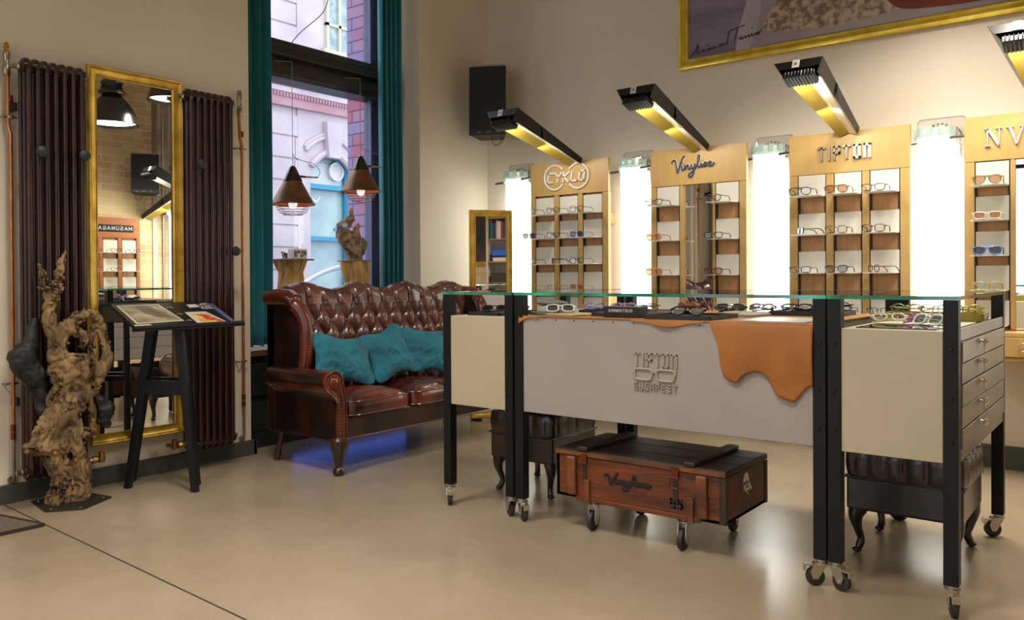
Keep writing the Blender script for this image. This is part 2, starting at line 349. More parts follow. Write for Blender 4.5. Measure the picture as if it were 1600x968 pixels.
b.prism([(XF, 9.0, 3.12), (XF, 9.26, 3.12), (XF, 9.3, 3.72), (XF, 8.96, 3.72)], (.12, 0, 0)); b.out('arch_moulding', fa, bl, bevel=.01)
b = B().box(XF, XF+.18, 4, 14, 4.22, 4.34).box(XF, XF+.10, 4, 14, 4.08, 4.16); b.out('cornice', fa, bl)
b = B().box(XF, XF+.08, 4, 14, 3.86, 4.22)
for i in range(90): b.box(XF+.08, XF+.11, 6+i*.06, 6.035+i*.06, 4.0, 4.06)
b.out('dentil_band', fp, bl)
tl = M('shop_teal', '2c93b4', .5)
b = B().box(XF-.14, XF-.08, AY0, AY0+.06, .75, 3.1).box(XF-.14, XF-.08, AY1-.05, AY1, .75, 3.1).box(XF-.14, XF-.05, AY0, AY1, 2.6, 2.68).box(XF-.14, XF-.05, AY0, AY1, 1.73, 1.80).box(XF-.14, XF-.05, AY0, AY1, .7, .8)
b.tube([(XF-.1, y, z-.03) for y, z in arc], .035, 6); sw = b.out('shop_window', tl, bl)
B().prism([(XF-.2, AY0, .75)]+[(XF-.2, y, z) for y, z in arc]+[(XF-.2, AY1, .75)], (.03, 0, 0)).out('pane', M('shop_glass', 'a9c8c0', .15, col2='93a9b4', sc=2), sw)
B().box(XF-.165, XF-.16, AY0+.06, AY1-.05, 2.68, 3.05).out('transom_panel', M('transom_white', 'c9d2d4', .6), sw)
b = B().lathe([(.16, 0), (.16, .08), (.13, .08), (.12, .03), (.05, .02)], (XF-.16, 9.33, 2.93), 24, (1, 0, 0)); b.out('vent', M('vent_white', 'd8d6d8', .5), bl)
# upper window
b = B()
for y in (9.02, 9.28, 9.56): b.box(XF, XF+.06, y, y+.05, 4.95, 6.6)
b.box(XF, XF+.06, 9.02, 9.6, 5.35, 5.4).box(XF, XF+.08, 8.95, 9.7, 4.85, 4.95); uw = b.out('window', M('weathered_cream', 'c6c2ac', .8), bl)
B().box(XF, XF+.02, 9.05, 9.6, 4.95, 6.6).out('pane', M('upper_glass', '7d9a9c', .2, col2='a8b8b6', sc=6), uw)
b = B().box(XF-.02, XF+.03, 9.55-.75, 9.9, .35, .70); sg = b.out('shop_sign', M('sign_teal', '3aa3a0', .5), bl)
b = B(); letters(b, 'STRIT', (XF+.03, 8.35, .80), (0, 1, 0), (0, 0, 1), .12, .09, .03, .02, .01, (1, 0, 0)); b.out('lettering', M('sign_black', '101010', .6), bl)
# parked car
car = thing('parked_car', 'silver car parked in the street beyond the window, only roof and windscreen showing', 'car', (-7.6, 7.2, -.22))
cp = [(5.0, .35), (5.05, .62), (5.45, .72), (6.0, .78), (6.55, 1.13), (7.0, 1.26), (7.7, 1.30), (8.5, 1.22), (9.1, .92), (9.35, .85), (9.4, .35)]
body = [(4.9, .1), (4.92, .55), (5.4, .68), (6.0, .76), (9.0, .82), (9.4, .75), (9.45, .1)]
silver = M('car_silver', 'b9bcc6', .2, .7, coat=.5)
def sect(prof, x0, x1, inset=0):
    return [(x0, y, z) for y, z in prof]
b = B().prism([(-8.4, y, z) for y, z in body], (1.6, 0, 0)); b.out('body', silver, car, bevel=.06)
b = B(); rf = crom([(0, 5.9, .76), (0, 6.5, 1.1), (0, 7.0, 1.25), (0, 7.7, 1.3), (0, 8.4, 1.22), (0, 9.0, .84)], 5)
for x in (-6.98, -8.22): b.tube([(x, q.y, q.z) for q in rf], .035, 8)
b.box(-8.2, -7.0, 6.95, 8.45, 1.24, 1.28); b.tube([(-6.98, 7.6, .8), (-6.98, 7.6, 1.28)], .03, 6); b.out('roof', silver, car, bevel=.02)
b = B().prism([(-7.0, q.y, q.z-.01) for q in rf], (.006, 0, 0)); b.out('side_glass', glassmat('car_glass', (.75, .9, .9), .2), car)
b = B()
for y in (5.7, 8.7):
    for x in (-8.42, -6.98): b.lathe([(.0, 0), (.2, 0), (.31, .02), (.31, .18), (.2, .2), (0, .2)], (x, y, .1), 24, (1, 0, 0))
b.out('wheels', M('tyre', '151515', .8), car)
# ================================================================ LIGHTING: dome pendants
domem = M('dome_enamel', '3a3a36', .25, .6, coat=.5); domein = M('dome_white', 'e8e6e0', .6)
def dome(x, y, z, label):
    t = thing('dome_pendant', label, 'pendant lamp', (x, y, z), 0, 'dome pendants over the shop floor')
    pr = [(.26, 0), (.25, .02), (.235, .09), (.20, .17), (.15, .24), (.10, .29), (.085, .31)]
    b = B().lathe(pr+[(.08, .31), (.095, .285), (.145, .235), (.193, .168), (.228, .088), (.243, .02), (.25, 0)], (x, y, z), 40, caps=False); b.out('shade', domem, t)
    b = B().lathe([(.12, .31), (.135, .33), (.12, .35), (.10, .36), (.10, .42), (.11, .43), (.08, .46), (.02, .5)], (x, y, z), 24)
    b.lathe([(.104, .37), (.112, .375), (.104, .38)], (x, y, z), 24, caps=False); b.out('cap', domem, t)
    B().tube([(x, y, z+.5), (x, y, ZC)], .006, 6).out('cable', M('black_cable', '151515', .6), t)
    B().lathe([(.0, .028), (.225, .028), (.215, .04), (0, .04)], (x, y, z), 32).out('diffuser', M('lamp_glow', (1, .92, .8), emit=6), t)
    ld = bpy.data.lights.new('lamp', 'AREA'); ld.shape = 'DISK'; ld.size = .44; ld.energy = DOME_W; ld.color = (1, .93, .83); ld.spread = radians(135)
    lo_ = bpy.data.objects.new('lamp_light', ld); C.objects.link(lo_); lo_.location = (0, 0, .02); lo_.parent = t
for a in ((-.40, 4.14, 2.68, 'grey dome pendant lamp seen large at the left in the tall gold mirror'), (-.91, 4.53, 2.92, 'dome pendant lamp cut by the right edge of the tall gold mirror'),
          (-2.9, 2.0, 2.85, 'dome pendant lamp hanging above the sofa side of the shop'), (-1.2, 1.6, 2.85, 'dome pendant lamp hanging before the display table'), (-2.6, .1, 2.85, 'dome pendant lamp near the street wall behind the viewer'), (-.5, -.6, 2.85, 'dome pendant lamp behind the viewer')): dome(*a)  # first two show in the mirror; the other four are unseen, added for light
# ================================================================ LEFT WALL OBJECTS
radm = M('radiator_paint', '371a0e', .32, .2, col2='23110a', sc=6, coat=.15)
valm = M('nickel', 'a99f90', .3, .9, col2='8d8066', sc=20); copper = M('copper', 'd08a55', .3, .85, col2='b06a38', sc=10)
iron = M('black_iron', '191817', .5)
def radiator(y0, n, label, vy, side):
    t = thing('column_radiator', label, 'radiator', (-4.36, y0+.12, .09), 0, 'tall column radiators beside the gold mirror')
    pitch = .0418
    for i in range(n):
        y = y0+i*pitch; b = B()
        for x in (-4.305, -4.350, -4.395): b.tube([(x, y, .16), (x, y, 2.14)], .0125, 10)
        for z, s in ((2.15, 1), (.15, -1)):
            b.tube([(-4.305, y, z-s*.03), (-4.308, y, z-s*.005), (-4.322, y, z+s*.015), (-4.350, y, z+s*.022), (-4.378, y, z+s*.015), (-4.392, y, z-s*.005), (-4.395, y, z-s*.03)], .0145, 8)
            b.lathe([(.001, -.021), (.024, -.0205), (.0275, -.012), (.0275, .012), (.024, .0205), (.001, .021)], (-4.350, y, z-s*.012), 12, (0, 1, 0))
            b.lathe([(.001, -.021), (.015, -.0205), (.017, 0), (.015, .0205), (.001, .021)], (-4.312, y, z-s*.005), 10, (0, 1, 0))
        b.out('section', radm, t)
    for yy in (y0-.035, y0+(n-1)*pitch+.035):
        for z in (2.138, .162):
            B().lathe([(.001, -.02), (.016, -.018), (.02, -.004), (.013, .002), (.013, .02)], (-4.35, yy, z), 8, (0, 1 if yy > y0 else -1, 0)).out('end_plug', valm, t)
    b = B()
    for z in (1.95, .5): b.box(-4.47, -4.40, y0-.03, y0-.015, z-.02, z+.02).box(-4.47, -4.40, y0+(n-1)*pitch+.015, y0+(n-1)*pitch+.03, z-.02, z+.02)
    b.out('wall_bracket', iron, t)
    b = B().tube([(-4.35, vy, .162), (-4.35, vy+side*.05, .162), (-4.36, vy+side*.075, .158), (-4.42, vy+side*.075, .158)], .010, 8)
    b.lathe([(.018, 0), (.021, .01), (.018, .03), (.012, .035)], (-4.35, vy+side*.02, .162), 8, (0, side, 0)).lathe([(.014, -.02), (.019, 0), (.014, .035)], (-4.35, vy+side*.072, .162), 8)
    b.out('valve', M('brass_valve', '9c7a48', .3, .9), t)
    return t
radiator(1.716, 7, 'tall dark brown column radiator left of the tall gold mirror, behind the driftwood', 2.0, 1)
radiator(2.572, 7, 'tall dark brown column radiator between the tall gold mirror and the teal curtain', 2.55, -1)
def pipe(y, ztop, zt, label, kink, brass):
    t = thing('copper_pipe', label, 'pipe', (-4.435, y, .09), 0, 'copper heating pipes')
    if brass: pts = [(-4.435, y-.01, 2.1), (-4.435, y-.01, 1.95), (-4.435, y-.01, 1.86), (-4.43, y+.0, 1.82), (-4.435, y+.002, 1.79), (-4.435, y+.002, .30)]
    else: pts = [(-4.435, y-.02, 2.12), (-4.435, y-.018, 2.07), (-4.435, y-.012, 1.96), (-4.435, y, 1.92), (-4.435, y, .30)]
    B().tube(pts, .0085, 10).out('tube', copper, t)
    b = B().tube([(-4.435, y+.001, .32), (-4.435, y+.001, .13), (-4.44, y+.001, .11), (-4.47, y, .11)], .008, 10); b.lathe([(.018, 0), (.018, .012)], (-4.47, y, .11), 12, (1, 0, 0)); b.out('elbow', valm, t)
    b = B()
    for z in (.33, .37, 1.99): b.lathe([(.0085, -.018), (.012, -.015), (.012, .015), (.0085, .018)], (-4.435, y, z), 12)
    b.out('sleeve', M('copper_dark', '7d4325', .35, .9), t)
    for z in (1.90, .59):
        b = B().lathe([(.010, -.006), (.016, -.006), (.016, .006), (.010, .006)], (-4.435, y, z), 12).tube([(-4.435, y-.035, z), (-4.435, y+.03, z)], .004, 6).tube([(-4.435, y-.035, z), (-4.47, y-.035, z)], .005, 6)
        b.ball((-4.43, y-.035, z), .008, 8, 6); b.out('clamp', valm, t)
    yy = y-.015
    b = B().lathe([(.012, 0), (.017, .01), (.017, .05), (.013, .06), (.013, .09), (.016, .1), (.016, .12), (.008, .13)], (-4.435, yy, 2.10), 10)
    d = 1 if brass else -1
    b.tube([(-4.435, yy, 2.15), (-4.40, yy+d*.02, 2.145), (-4.36, yy+d*.045, 2.14)], .009, 8)
    b.out('valve', valm, t)
    if brass: B().lathe([(.009, 0), (.012, .01), (.012, .03), (.006, .04)], (-4.435, yy, 2.225), 8).out('cap', M('brass', 'b28a24', .3, .9), t)
    else: B().lathe([(.014, 0), (.014, .05), (.012, .055)], (-4.435, yy, 2.20), 12).out('cap', M('grey_knob', '6f6a62', .5), t)
pipe(1.682, 2.2, 0, 'copper heating pipe at the far left with a brass valve on top', 1, True)
pipe(2.985, 2.2, 0, 'thin copper heating pipe beside the teal curtain with grey knob valve', 1, False)
for i, (y, z, lb) in enumerate(((1.753, 1.722, 'round black magnet knob at left on the radiator near the copper pipe'), (1.957, 1.725, 'round black magnet knob on the radiator right beside the gold mirror'),
                   (2.607, 1.752, 'upper round black magnet knob on the radiator near the curtain'), (2.822, 1.262, 'lower round black magnet knob on the radiator near the curtain'))):
    t = thing('magnet_knob', lb, 'knob', (-4.29, y, z), 0, 'black magnet knobs on the radiators')
    B().lathe([(.001, .0), (.008, .0), (.008, .022), (.024, .026), (.028, .032), (.027, .040), (.015, .045), (.001, .046)], (-4.292, y, z), 20, (1, 0, 0)).out('knob', M('knob_black', '17191a', .55), t)
# tall gold mirror
gold = M('gold_leaf', 'dcb955', .34, .75, col2='b3903a', sc=9, det=6, bump=.15, bsc=60)
gold2 = M('bright_gold', 'e6cb4e', .32, .6, col2='cdb037', sc=14)
silv = M('mirror_silver', (.93, .94, .93), .0, 1)
def frame_prof(b, cs, prof):
    """cs: 4 corner fn(inset, height) -> point; prof: list of (inset,height)"""
    vs = []; n = len(prof)
    for c in range(4):
        for (i, h) in prof: vs.append(cs(c, i, h))
    fs = []
    for c in range(4):
        d = (c+1) % 4
        for k in range(n-1): fs.append((c*n+k, d*n+k, d*n+k+1, c*n+k+1))
    b.add(vs, fs)
t = thing('wall_mirror', 'tall gold framed mirror hanging between the two dark radiators', 'mirror', (-4.46, 2.32, .2))
# hangs proud of the wall, its sight plane level with the radiator fronts
MX = -4.412; my0, my1, mz0, mz1 = 2.034, 2.566, .226, 2.226
def cs(c, i, h):
    y = (my0+i) if c in (0, 3) else (my1-i); z = (mz0+i) if c in (0, 1) else (mz1-i); return (MX+h, y, z)
b = B(); frame_prof(b, cs, [(0, 0), (0, .028), (.004, .032), (.010, .030), (.014, .022), (.03, .014), (.044, .012), (.049, .016), (.053, .012), (.053, .004)]); b.out('frame', gold, t, ang=25)
B().box(MX, MX+.006, my0+.05, my1-.05, mz0+.05, mz1-.05).out('mirror_glass', silv, t)
# driftwood sculpture on a steel plate
wood = M('driftwood_bark', '94794f', .85, col2='3a2a1c', sc=14, stretch=(1, 1, .45), det=8, lo=.35, hi=.68, bump=.9, bsc=30)
t = thing('driftwood_sculpture', 'gnarled driftwood sculpture standing on a dark steel plate by the radiator', 'sculpture', (-4.23, 1.84, 0))
def Q(px, py, dx=0): # photo-plane helper: this piece is laid out on a vertical plane facing the room
    return px, py
def dw(y, z, x=0): return (-4.23+x, y, z)
# measured silhouette points: (y along wall, z)
paths = [
 ([dw(1.81, .02), dw(1.83, .10), dw(1.80, .20), dw(1.76, .30), dw(1.79, .40), dw(1.86, .50, .02)], [.085, .07, .07, .075, .07, .06]),
 ([dw(1.90, .02, .02), dw(1.91, .12, .02), dw(1.89, .24, .03), dw(1.86, .34, .03)], [.055, .05, .045, .05]),
 ([dw(1.80, .28, .02), dw(1.73, .29, .04), dw(1.66, .30, .05), dw(1.645, .31, .05)], [.06, .045, .035, .03]),
 ([dw(1.66, .30, .04), dw(1.72, .38, .02), dw(1.78, .45), dw(1.86, .42, .03), dw(1.90, .33, .04)], [.03, .04, .045, .04, .03]),
 ([dw(1.84, .45), dw(1.83, .56), dw(1.86, .64, .02), dw(1.82, .72), dw(1.80, .80)], [.055, .05, .05, .055, .05]),
 ([dw(1.80, .62), dw(1.80, .74), dw(1.83, .84), dw(1.88, .90, .02), dw(1.94, .93, .02), dw(1.985, .925), dw(2.0, .90)], [.045, .05, .05, .045, .032, .024, .02]),
 ([dw(1.86, .85, .03), dw(1.90, .83, .04), dw(1.915, .80, .04), dw(1.90, .765, .04)], [.035, .03, .03, .02]),
 ([dw(1.86, .72, .03), dw(1.915, .70, .05), dw(1.90, .66, .05), dw(1.92, .62, .05)], [.03, .035, .03, .03]),
 ([dw(1.985, .92), dw(2.01, .86), dw(2.03, .78), dw(2.045, .70), dw(2.02, .62), dw(1.98, .56), dw(1.94, .50)], [.03, .032, .03, .03, .035, .034, .032]),
 ([dw(1.975, .86), dw(1.965, .76), dw(1.985, .66), dw(1.99, .60)], [.018, .02, .025, .03]),
 ([dw(1.95, .55), dw(1.96, .46), dw(1.965, .38), dw(1.975, .30)], [.025, .017, .012, .005]),
 ([dw(1.80, .78), dw(1.775, .86), dw(1.77, .95), dw(1.79, 1.02), dw(1.80, 1.08)], [.035, .032, .035, .036, .03]),
 ([dw(1.77, 1.0), dw(1.745, 1.08), dw(1.735, 1.14), dw(1.725, 1.17)], [.025, .026, .02, .01]),
 ([dw(1.80, 1.05), dw(1.815, 1.13), dw(1.835, 1.20), dw(1.845, 1.25)], [.03, .026, .018, .006]),
 ([dw(1.86, .60, .02), dw(1.92, .56, .03), dw(1.90, .50, .03), dw(1.87, .44, .03)], [.04, .04, .035, .04]),
 ([dw(1.77, .50), dw(1.80, .56), dw(1.86, .60), dw(1.90, .62)], [.03, .035, .035, .03]),
]
paths = [(p, [r*.80 for r in q]) for p, q in paths]
organic('driftwood', paths, wood, t, .0065, .012, 26, .010, (1, 1, .45))
charred = M('charred_wood', '1d1b1a', .6, col2='0d0d0d', sc=20, bump=.6, bsc=40)
organic('charred_knot', [([dw(1.72, .90, -.05), dw(1.70, .80, -.05), dw(1.66, .72, -.05), dw(1.72, .62, -.06), dw(1.76, .5, -.06), dw(1.78, .4, -.05)], [.02, .035, .06, .06, .04, .03]),
    ([dw(2.0, .50, -.02), dw(2.04, .44, -.02), dw(2.03, .38, -.02)], [.025, .05, .035])], charred, t, .01, .01, 14, .006)
b = B().prism([(-4.385, 1.738, .0), (-4.13, 1.70, .0), (-4.03, 1.83, .0), (-4.14, 2.02, .0), (-4.30, 1.99, .0)], (0, 0, .008)); b.out('base_plate', M('blackened_steel', '2f2c28', .45, .6, col2='3d3830', sc=8), t, bevel=.001)
for x, y in ((-4.34, 1.755), (-4.14, 1.73), (-4.06, 1.83), (-4.15, 1.985)): B().lathe([(.001, 0), (.006, 0), (.005, .004), (.001, .005)], (x, y, .0075), 10).out('screw', valm, t)
# door mat
b = B().prism([(-4.40, 1.50, 0), (-3.905, 1.60, 0), (-3.915, 1.35, 0), (-4.40, 1.28, 0)], (0, 0, .012))
t = thing('door_mat', 'grey brown ribbed floor mat at the lower left corner', 'mat', (-4.1, 1.45, 0)); b.out('mat', M('mat_fibre', '6a5c4c', .95, col2='5a4d40', sc=60, bump=.6, bsc=200), t)
b = B()
for p, q in (((-4.40, 1.50), (-3.905, 1.60)), ((-3.905, 1.60), (-3.915, 1.35)), ((-3.915, 1.35), (-4.40, 1.28))): b.beam((*p, .007), (*q, .007), .012, .016)
b.out('edging', M('mat_edge', '2e241b', .7), t)
# lectern on trestle legs
lm = M('lectern_black', '0b0c0e', .45, col2='101215', sc=5, spec=.35)
t = thing('trestle_lectern', 'black slanted display lectern on trestle legs before the gold mirror', 'lectern', (-4.05, 2.35, 0))
A0 = Vector((-4.265, 2.167, 0)); A1 = Vector((-3.907, 2.338, 0)); off2 = Vector((-.125, .085, 0))
def apt(tt, z, o): q = A0+(A1-A0)*tt+o; return Vector((q.x, q.y, z))
nrm = (A1-A0).cross(Vector((0, 0, 1))).normalized()
for o, zt_ in ((Vector((0, 0, 0)), .855), (off2, .895)):
    for t0, t1 in ((0, .38), (1, .78)):
        wx = (A1-A0).normalized(); b = B(); p = apt(t0, 0, o); q = apt(t1, zt_, o)
        w0, w1 = .017, .026
        pts = [p-wx*w0, p+wx*w0, q+wx*w1, q-wx*w1]; b.prism([v-nrm*.014 for v in pts], nrm*.028); b.out('leg', lm, t, bevel=.002)
b = B(); b.beam(apt(.2, .535, nrm*.0), apt(.92, .535, nrm*.0), .022, .075); b.beam(apt(.2, .535, off2), apt(.92, .535, off2), .022, .075)
b.beam(apt(.33, .545, Vector((0,0,0))), apt(.33, .545, off2), .03, .03); b.beam(apt(.83, .545, Vector((0,0,0))), apt(.83, .545, off2), .03, .03); b.out('crossbar', lm, t, bevel=.002)
F0, F1, K0, K1 = map(Vector, ((-3.95, 2.05, .862), (-3.95, 2.62, .862), (-4.30, 2.10, .972), (-4.30, 2.67, .972)))
dv = (F0-K0).normalized(); nb = (F1-F0).cross(K0-F0).normalized()
if nb.z < 0: nb = -nb
b = B().prism([F0-nb*.018, F1-nb*.018, K1-nb*.018, K0-nb*.018], nb*.018); b.out('board', lm, t, bevel=.002)
b = B().tube([F0+Vector((.004, -.012, -.004)), F1+Vector((.004, .04, -.004))], .013, 10); b.beam(F0+Vector((.004, -.012, -.014)), F1+Vector((.004, .04, -.014)), .02, .012); b.out('ledge', lm, t)
def onb(u, v, h=.0008):
    a = F0.lerp(F1, u); c = K0.lerp(K1, u); return a.lerp(c, v)+nb*h
def patch(pts, h=.0008, th=.0012): return B().prism([onb(u, v, h) for u, v in pts], nb*th)
ph = M('print_cream', 'b6a98c', .6)
s1 = thing('photo_print', 'framed sepia photograph lying on the slanted lectern, at its left', 'photo', onb(.3, .5), group=None)
patch([(.04, .12), (.50, .16), (.44, .92), (.03, .90)]).out('border', ph, s1)
patch([(.065, .16), (.475, .20), (.42, .87), (.05, .86)], .002).out('image', M('sepia_image', '73694f', .5, col2='a39a7c', sc=9, det=6, lo=.42, hi=.58), s1)
b = B(); b.prism([onb(u, v, .0035) for u, v in ((.20, .84), (.30, .86), (.36, .62), (.42, .36), (.30, .34), (.20, .55))], nb*.0006); b.out('portrait_shape', M('sepia_dark', '4a4334', .5, col2='6d634b', sc=20), s1)
s1 = thing('colour_print', 'white card with a red and yellow picture on the lectern, at its right', 'print', onb(.72, .3)); patch([(.60, .03), (.90, .05), (.82, .52), (.60, .52)]).out('card', M('print_white', 'b8b0a2', .6), s1)
patch([(.66, .05), (.88, .06), (.80, .40), (.64, .40)], .002).out('picture', M('print_colours', 'b2392c', .5, col2='c9b45a', sc=14, lo=.45, hi=.55), s1)
s1 = patch([(.71, .72), (.82, .73), (.81, .86), (.71, .85)]).out('label_card', M('label_white', 'c4bcab', .6), off=onb(.76, .8)); tag(s1, 'small blank white label card near the back edge of the lectern', 'card')
s1 = patch([(.01, .01), (.17, .01), (.155, .09), (.01, .09)]).out('label_card', M('label_white', 'c4bcab', .6), off=onb(.08, .05)); tag(s1, 'white label strip below the sepia photograph on the lectern', 'card')
s1 = patch([(.95, .05), (.995, .05), (.995, .85), (.93, .95)]).out('blue_leaflet', M('leaflet_blue', '4e5378', .5), off=onb(.95, .3)); tag(s1, 'dark blue leaflet along the right edge of the lectern', 'leaflet')
for i, (u, v) in enumerate(((.50, .70), (.52, .40), (.54, .12))):
    c = onb(u, v, .004); b = B().tube([c+Vector((0, .018*cos(a), .0))+(K0-F0).normalized()*.018*sin(a) for a in [pi*k/8 for k in range(9)]], .0022, 6)
    tag(b.out('wire_clip', valm, off=c), ('rearmost of the three curved wire clips on the lectern', 'middle of the three curved wire clips on the lectern', 'front of the three curved wire clips on the lectern')[i], 'clip', 'wire clips on the lectern')
s1 = patch([(.82, .62), (.96, .64), (.95, .90), (.83, .88)]).out('patterned_card', M('pattern_card', '2a2a2c', .5, col2='b5ada0', sc=60, det=2, lo=.48, hi=.52), off=onb(.9, .75)); tag(s1, 'black and white patterned card at the upper right of the lectern', 'card')
# ================================================================ CURTAINS
curt = M('teal_velvet', '0a7f8c', .7, col2='066876', sc=7, stretch=(1, 1, .1), sheen=.3)
def curtain(y0, y1, z0, z1, nf, label, ph_=0, flare=0):
    t = thing('curtain', label, 'curtain', (-4.66, (y0+y1)/2, z0))
    def f(u, v):
        z = z0+(z1-z0)*v; a = u+.012*sin(v*5+u*9); fl = flare*(1-v)
        y = y0+(y1-y0)*u+fl*(u)
        x = -4.645+.038*sin(2*pi*nf*a+ph_)+.010*sin(2*pi*nf*2*a+1+v)+.004*sin(v*7)
        y += .012*cos(2*pi*nf*a+ph_)*(1 if .05 < u < .95 else .3)
        return (x, y, z)
    B().grid(f, 110, 24).out('drape', curt, t, ang=180, solid=.004)
    return t
curtain(3.085, 3.355, .66, 3.85, 3.5, 'teal velvet curtain at the left side of the window', 1.0)
curtain(4.33, 4.55, .66, 3.85, 4.5, 'teal velvet curtain at the right side of the window behind the sofa', 0)
# ================================================================ WINDOW LAMPS
lampm = M('aged_copper_shade', '8a6038', .35, .45, col2='5f4228', sc=9, det=6); capm = M('cap_black', '141312', .12, .2, coat=.6)
def winlamp(y, dz, label):
    x = -4.66; t = thing('pendant_lamp', label, 'pendant lamp', (x, y, 1.6+dz), 0, 'copper cone pendants in the window')
    b = B().lathe([(.148, 1.612), (.150, 1.606), (.145, 1.612), (.062, 1.765), (.06, 1.77), (.065, 1.772)], (x, y, dz), 36, caps=False).lathe([(.150, 1.604), (.152, 1.608), (.150, 1.613)], (x, y, dz), 36, caps=False); b.out('shade', lampm, t)
    B().lathe([(.140, 1.610), (.058, 1.764)], (x, y, dz), 36, caps=False).out('shade_lining', M('copper_lining', 'd2713a', .4, .3), t)
    B().lathe([(.066, 1.768), (.064, 1.775), (.022, 1.862), (.012, 1.872), (.001, 1.874)], (x, y, dz), 28).out('cap', capm, t)
    b = B()
    for zz, r in ((1.60, .112), (1.585, .108), (1.568, .100), (1.55, .088), (1.537, .066)):
        b.tube([(x+r*cos(2*pi*k/28), y+r*sin(2*pi*k/28), zz+dz) for k in range(28)], .002, 5, closed=True)
    for k in range(8):
        a = 2*pi*k/8+.2; b.tube([(x+r*cos(a), y+r*sin(a), zz+dz) for zz, r in ((1.612, .114), (1.585, .108), (1.55, .088), (1.535, .05), (1.533, .0))], .0013, 5)
    b.out('cage', M('cage_wire', '8d8178', .35, .9), t)
    B().ball((x, y, 1.615+dz), (.03, .03, .04), 14, 10).out('bulb', M('bulb_white', (1, .93, .85), emit=1.2), t)
    b = B().beam((x, y+.045, 1.805+dz), (x, y+.10, 1.805+dz), .02, .014); b.tube([(x, y+.04, 1.79+dz), (x, y+.055, 1.775+dz)], .008, 6); b.out('bracket', capm, t)
    B().tube([(x, y+.10, 1.805+dz), (x, y+.215, 1.812+dz)], [.007, .006], 8).out('handle', M('light_wood_handle', 'b58a3a', .5), t)
    q = crom([(x, y+.21, 1.812+dz), (x, y+.235, 1.85+dz), (x, y+.19, 1.90+dz), (x, y+.09, 1.915+dz), (x, y+.02, 1.93+dz), (x, y, 1.96+dz)], 6)
    b = B().tube(q, .0022, 6).tube([(x, y, 1.87+dz), (x, y, 2.585)], .0022, 6).tube([(x, y, 2.585), (-4.785, y-.05, 2.60)], .003, 6); b.out('cord', M('pale_cord', '8e8688', .7), t)
    ld = bpy.data.lights.new('bulb', 'POINT'); ld.energy = 1.5; ld.color = (1, .7, .45); ld.shadow_soft_size = .03
    l_ = bpy.data.objects.new('bulb_light', ld); C.objects.link(l_); l_.parent = t; l_.location = (0, 0, .0)
winlamp(3.535, .0, 'left copper cone pendant with wire cage, hanging lower in the window')
winlamp(4.150, .135, 'right copper cone pendant with wire cage, hanging higher beside the curtain')
q = crom([(-4.72, 3.92, 3.2), (-4.72, 3.86, 3.02), (-4.74, 3.66, 2.82), (-4.79, 3.60, 2.70), (-4.79, 3.61, 2.60)], 8)
solo(B().tube(q, .003, 6), 'hanging_cable', M('black_cable', '151515', .6), 'loose thin black cable hanging down to the window beam', 'cable', (-4.75, 3.7, 2.8))
# ================================================================ STUMPS ON THE SILL
stw = M('pale_root_wood', 'd4ae6e', .8, col2='94703c', sc=18, stretch=(1, 1, .25), det=8, bump=.5, bsc=40)
def stump(yc, tw, label, zt=1.232, seed=0, disc=.148):
    x = -4.76; t = thing('stump_stand', label, 'display stand', (x, yc, .655), 0, 'root stump stands on the window sill')
    zs = [.655, .72, .85, .97, 1.05, 1.14, 1.19, zt-.006]
    def f(u, v):
        z = .655+(zt-.661)*v; a = 2*pi*u; r = interp(zs, tw, z)
        cx = x+.012*sin(v*5+seed); cy = yc+.03*sin(v*4.2+seed*2.1)*(1-v)
        g = .13*sin(a*5+seed+v*2)+.08*sin(a*9+v*5)+.22*nz(Vector((cos(a)*1.6, sin(a)*1.6, z*5+seed)), 1.6)+.08*nz(Vector((cos(a)*5, sin(a)*5, z*7)), 1)
        return (cx+r*cos(a)*(1+g), cy+r*sin(a)*(1+g), z)
    b = B().grid(f, 96, 60, cu=True); n0 = len(b.v); b.f.append(tuple(range(95, -1, -1))); b.f.append(tuple(range(n0-96, n0))); b.out('trunk', stw, t)
    B().lathe([(.001, zt-.006), (disc-.003, zt-.006), (disc, zt), (disc-.003, zt+.004), (.001, zt+.004)], (x, yc, 0), 36).out('top_plate', M('grey_plate', '7d7872', .45, .3, col2='94908a', sc=6), t)
    return t
stump(3.60, [.17, .15, .115, .095, .075, .072, .092, .10], 'root stump stand at the left in the window, holding a small white box', seed=.4, disc=.155)
stump(4.175, [.10, .09, .085, .085, .088, .095, .10, .10], 'root stump stand at the right in the window, carrying twisted driftwood', seed=2.3, disc=.13)
t = thing('display_box', 'small white framed box with jumbled dark letters on the left stump', 'box', (-4.73, 3.62, 1.236))
B().box(-4.76, -4.70, 3.565, 3.685, 1.236, 1.306).out('box', M('box_white', 'cfcbc6', .5), t, bevel=.002)
b = B()
for i, (yy, zz, h_, w_) in enumerate(((3.575, 1.248, .045, .012), (3.592, 1.25, .04, .006), (3.602, 1.275, .018, .02), (3.628, 1.245, .022, .012), (3.632, 1.27, .024, .008), (3.648, 1.25, .045, .007), (3.660, 1.262, .03, .014))): b.box(-4.70, -4.698, yy, yy+w_, zz, zz+h_)
b.out('print', M('dark_olive', '3e3626', .6), t)
t = thing('small_card', 'small folded card leaning beside the white box on the left stump', 'card', (-4.74, 3.535, 1.236)); b = B().prism([(-4.75, 3.515, 1.236), (-4.75, 3.55, 1.236), (-4.75, 3.545, 1.275), (-4.75, 3.50, 1.285)], (.012, 0, 0)); b.out('card', M('card_dark', '4c4750', .6, col2='b9b3b0', sc=50, lo=.5, hi=.55), t)
dww = M('driftwood_grey', 'b09a7c', .85, col2='5e4c38', sc=20, det=8, bump=.8, bsc=40)
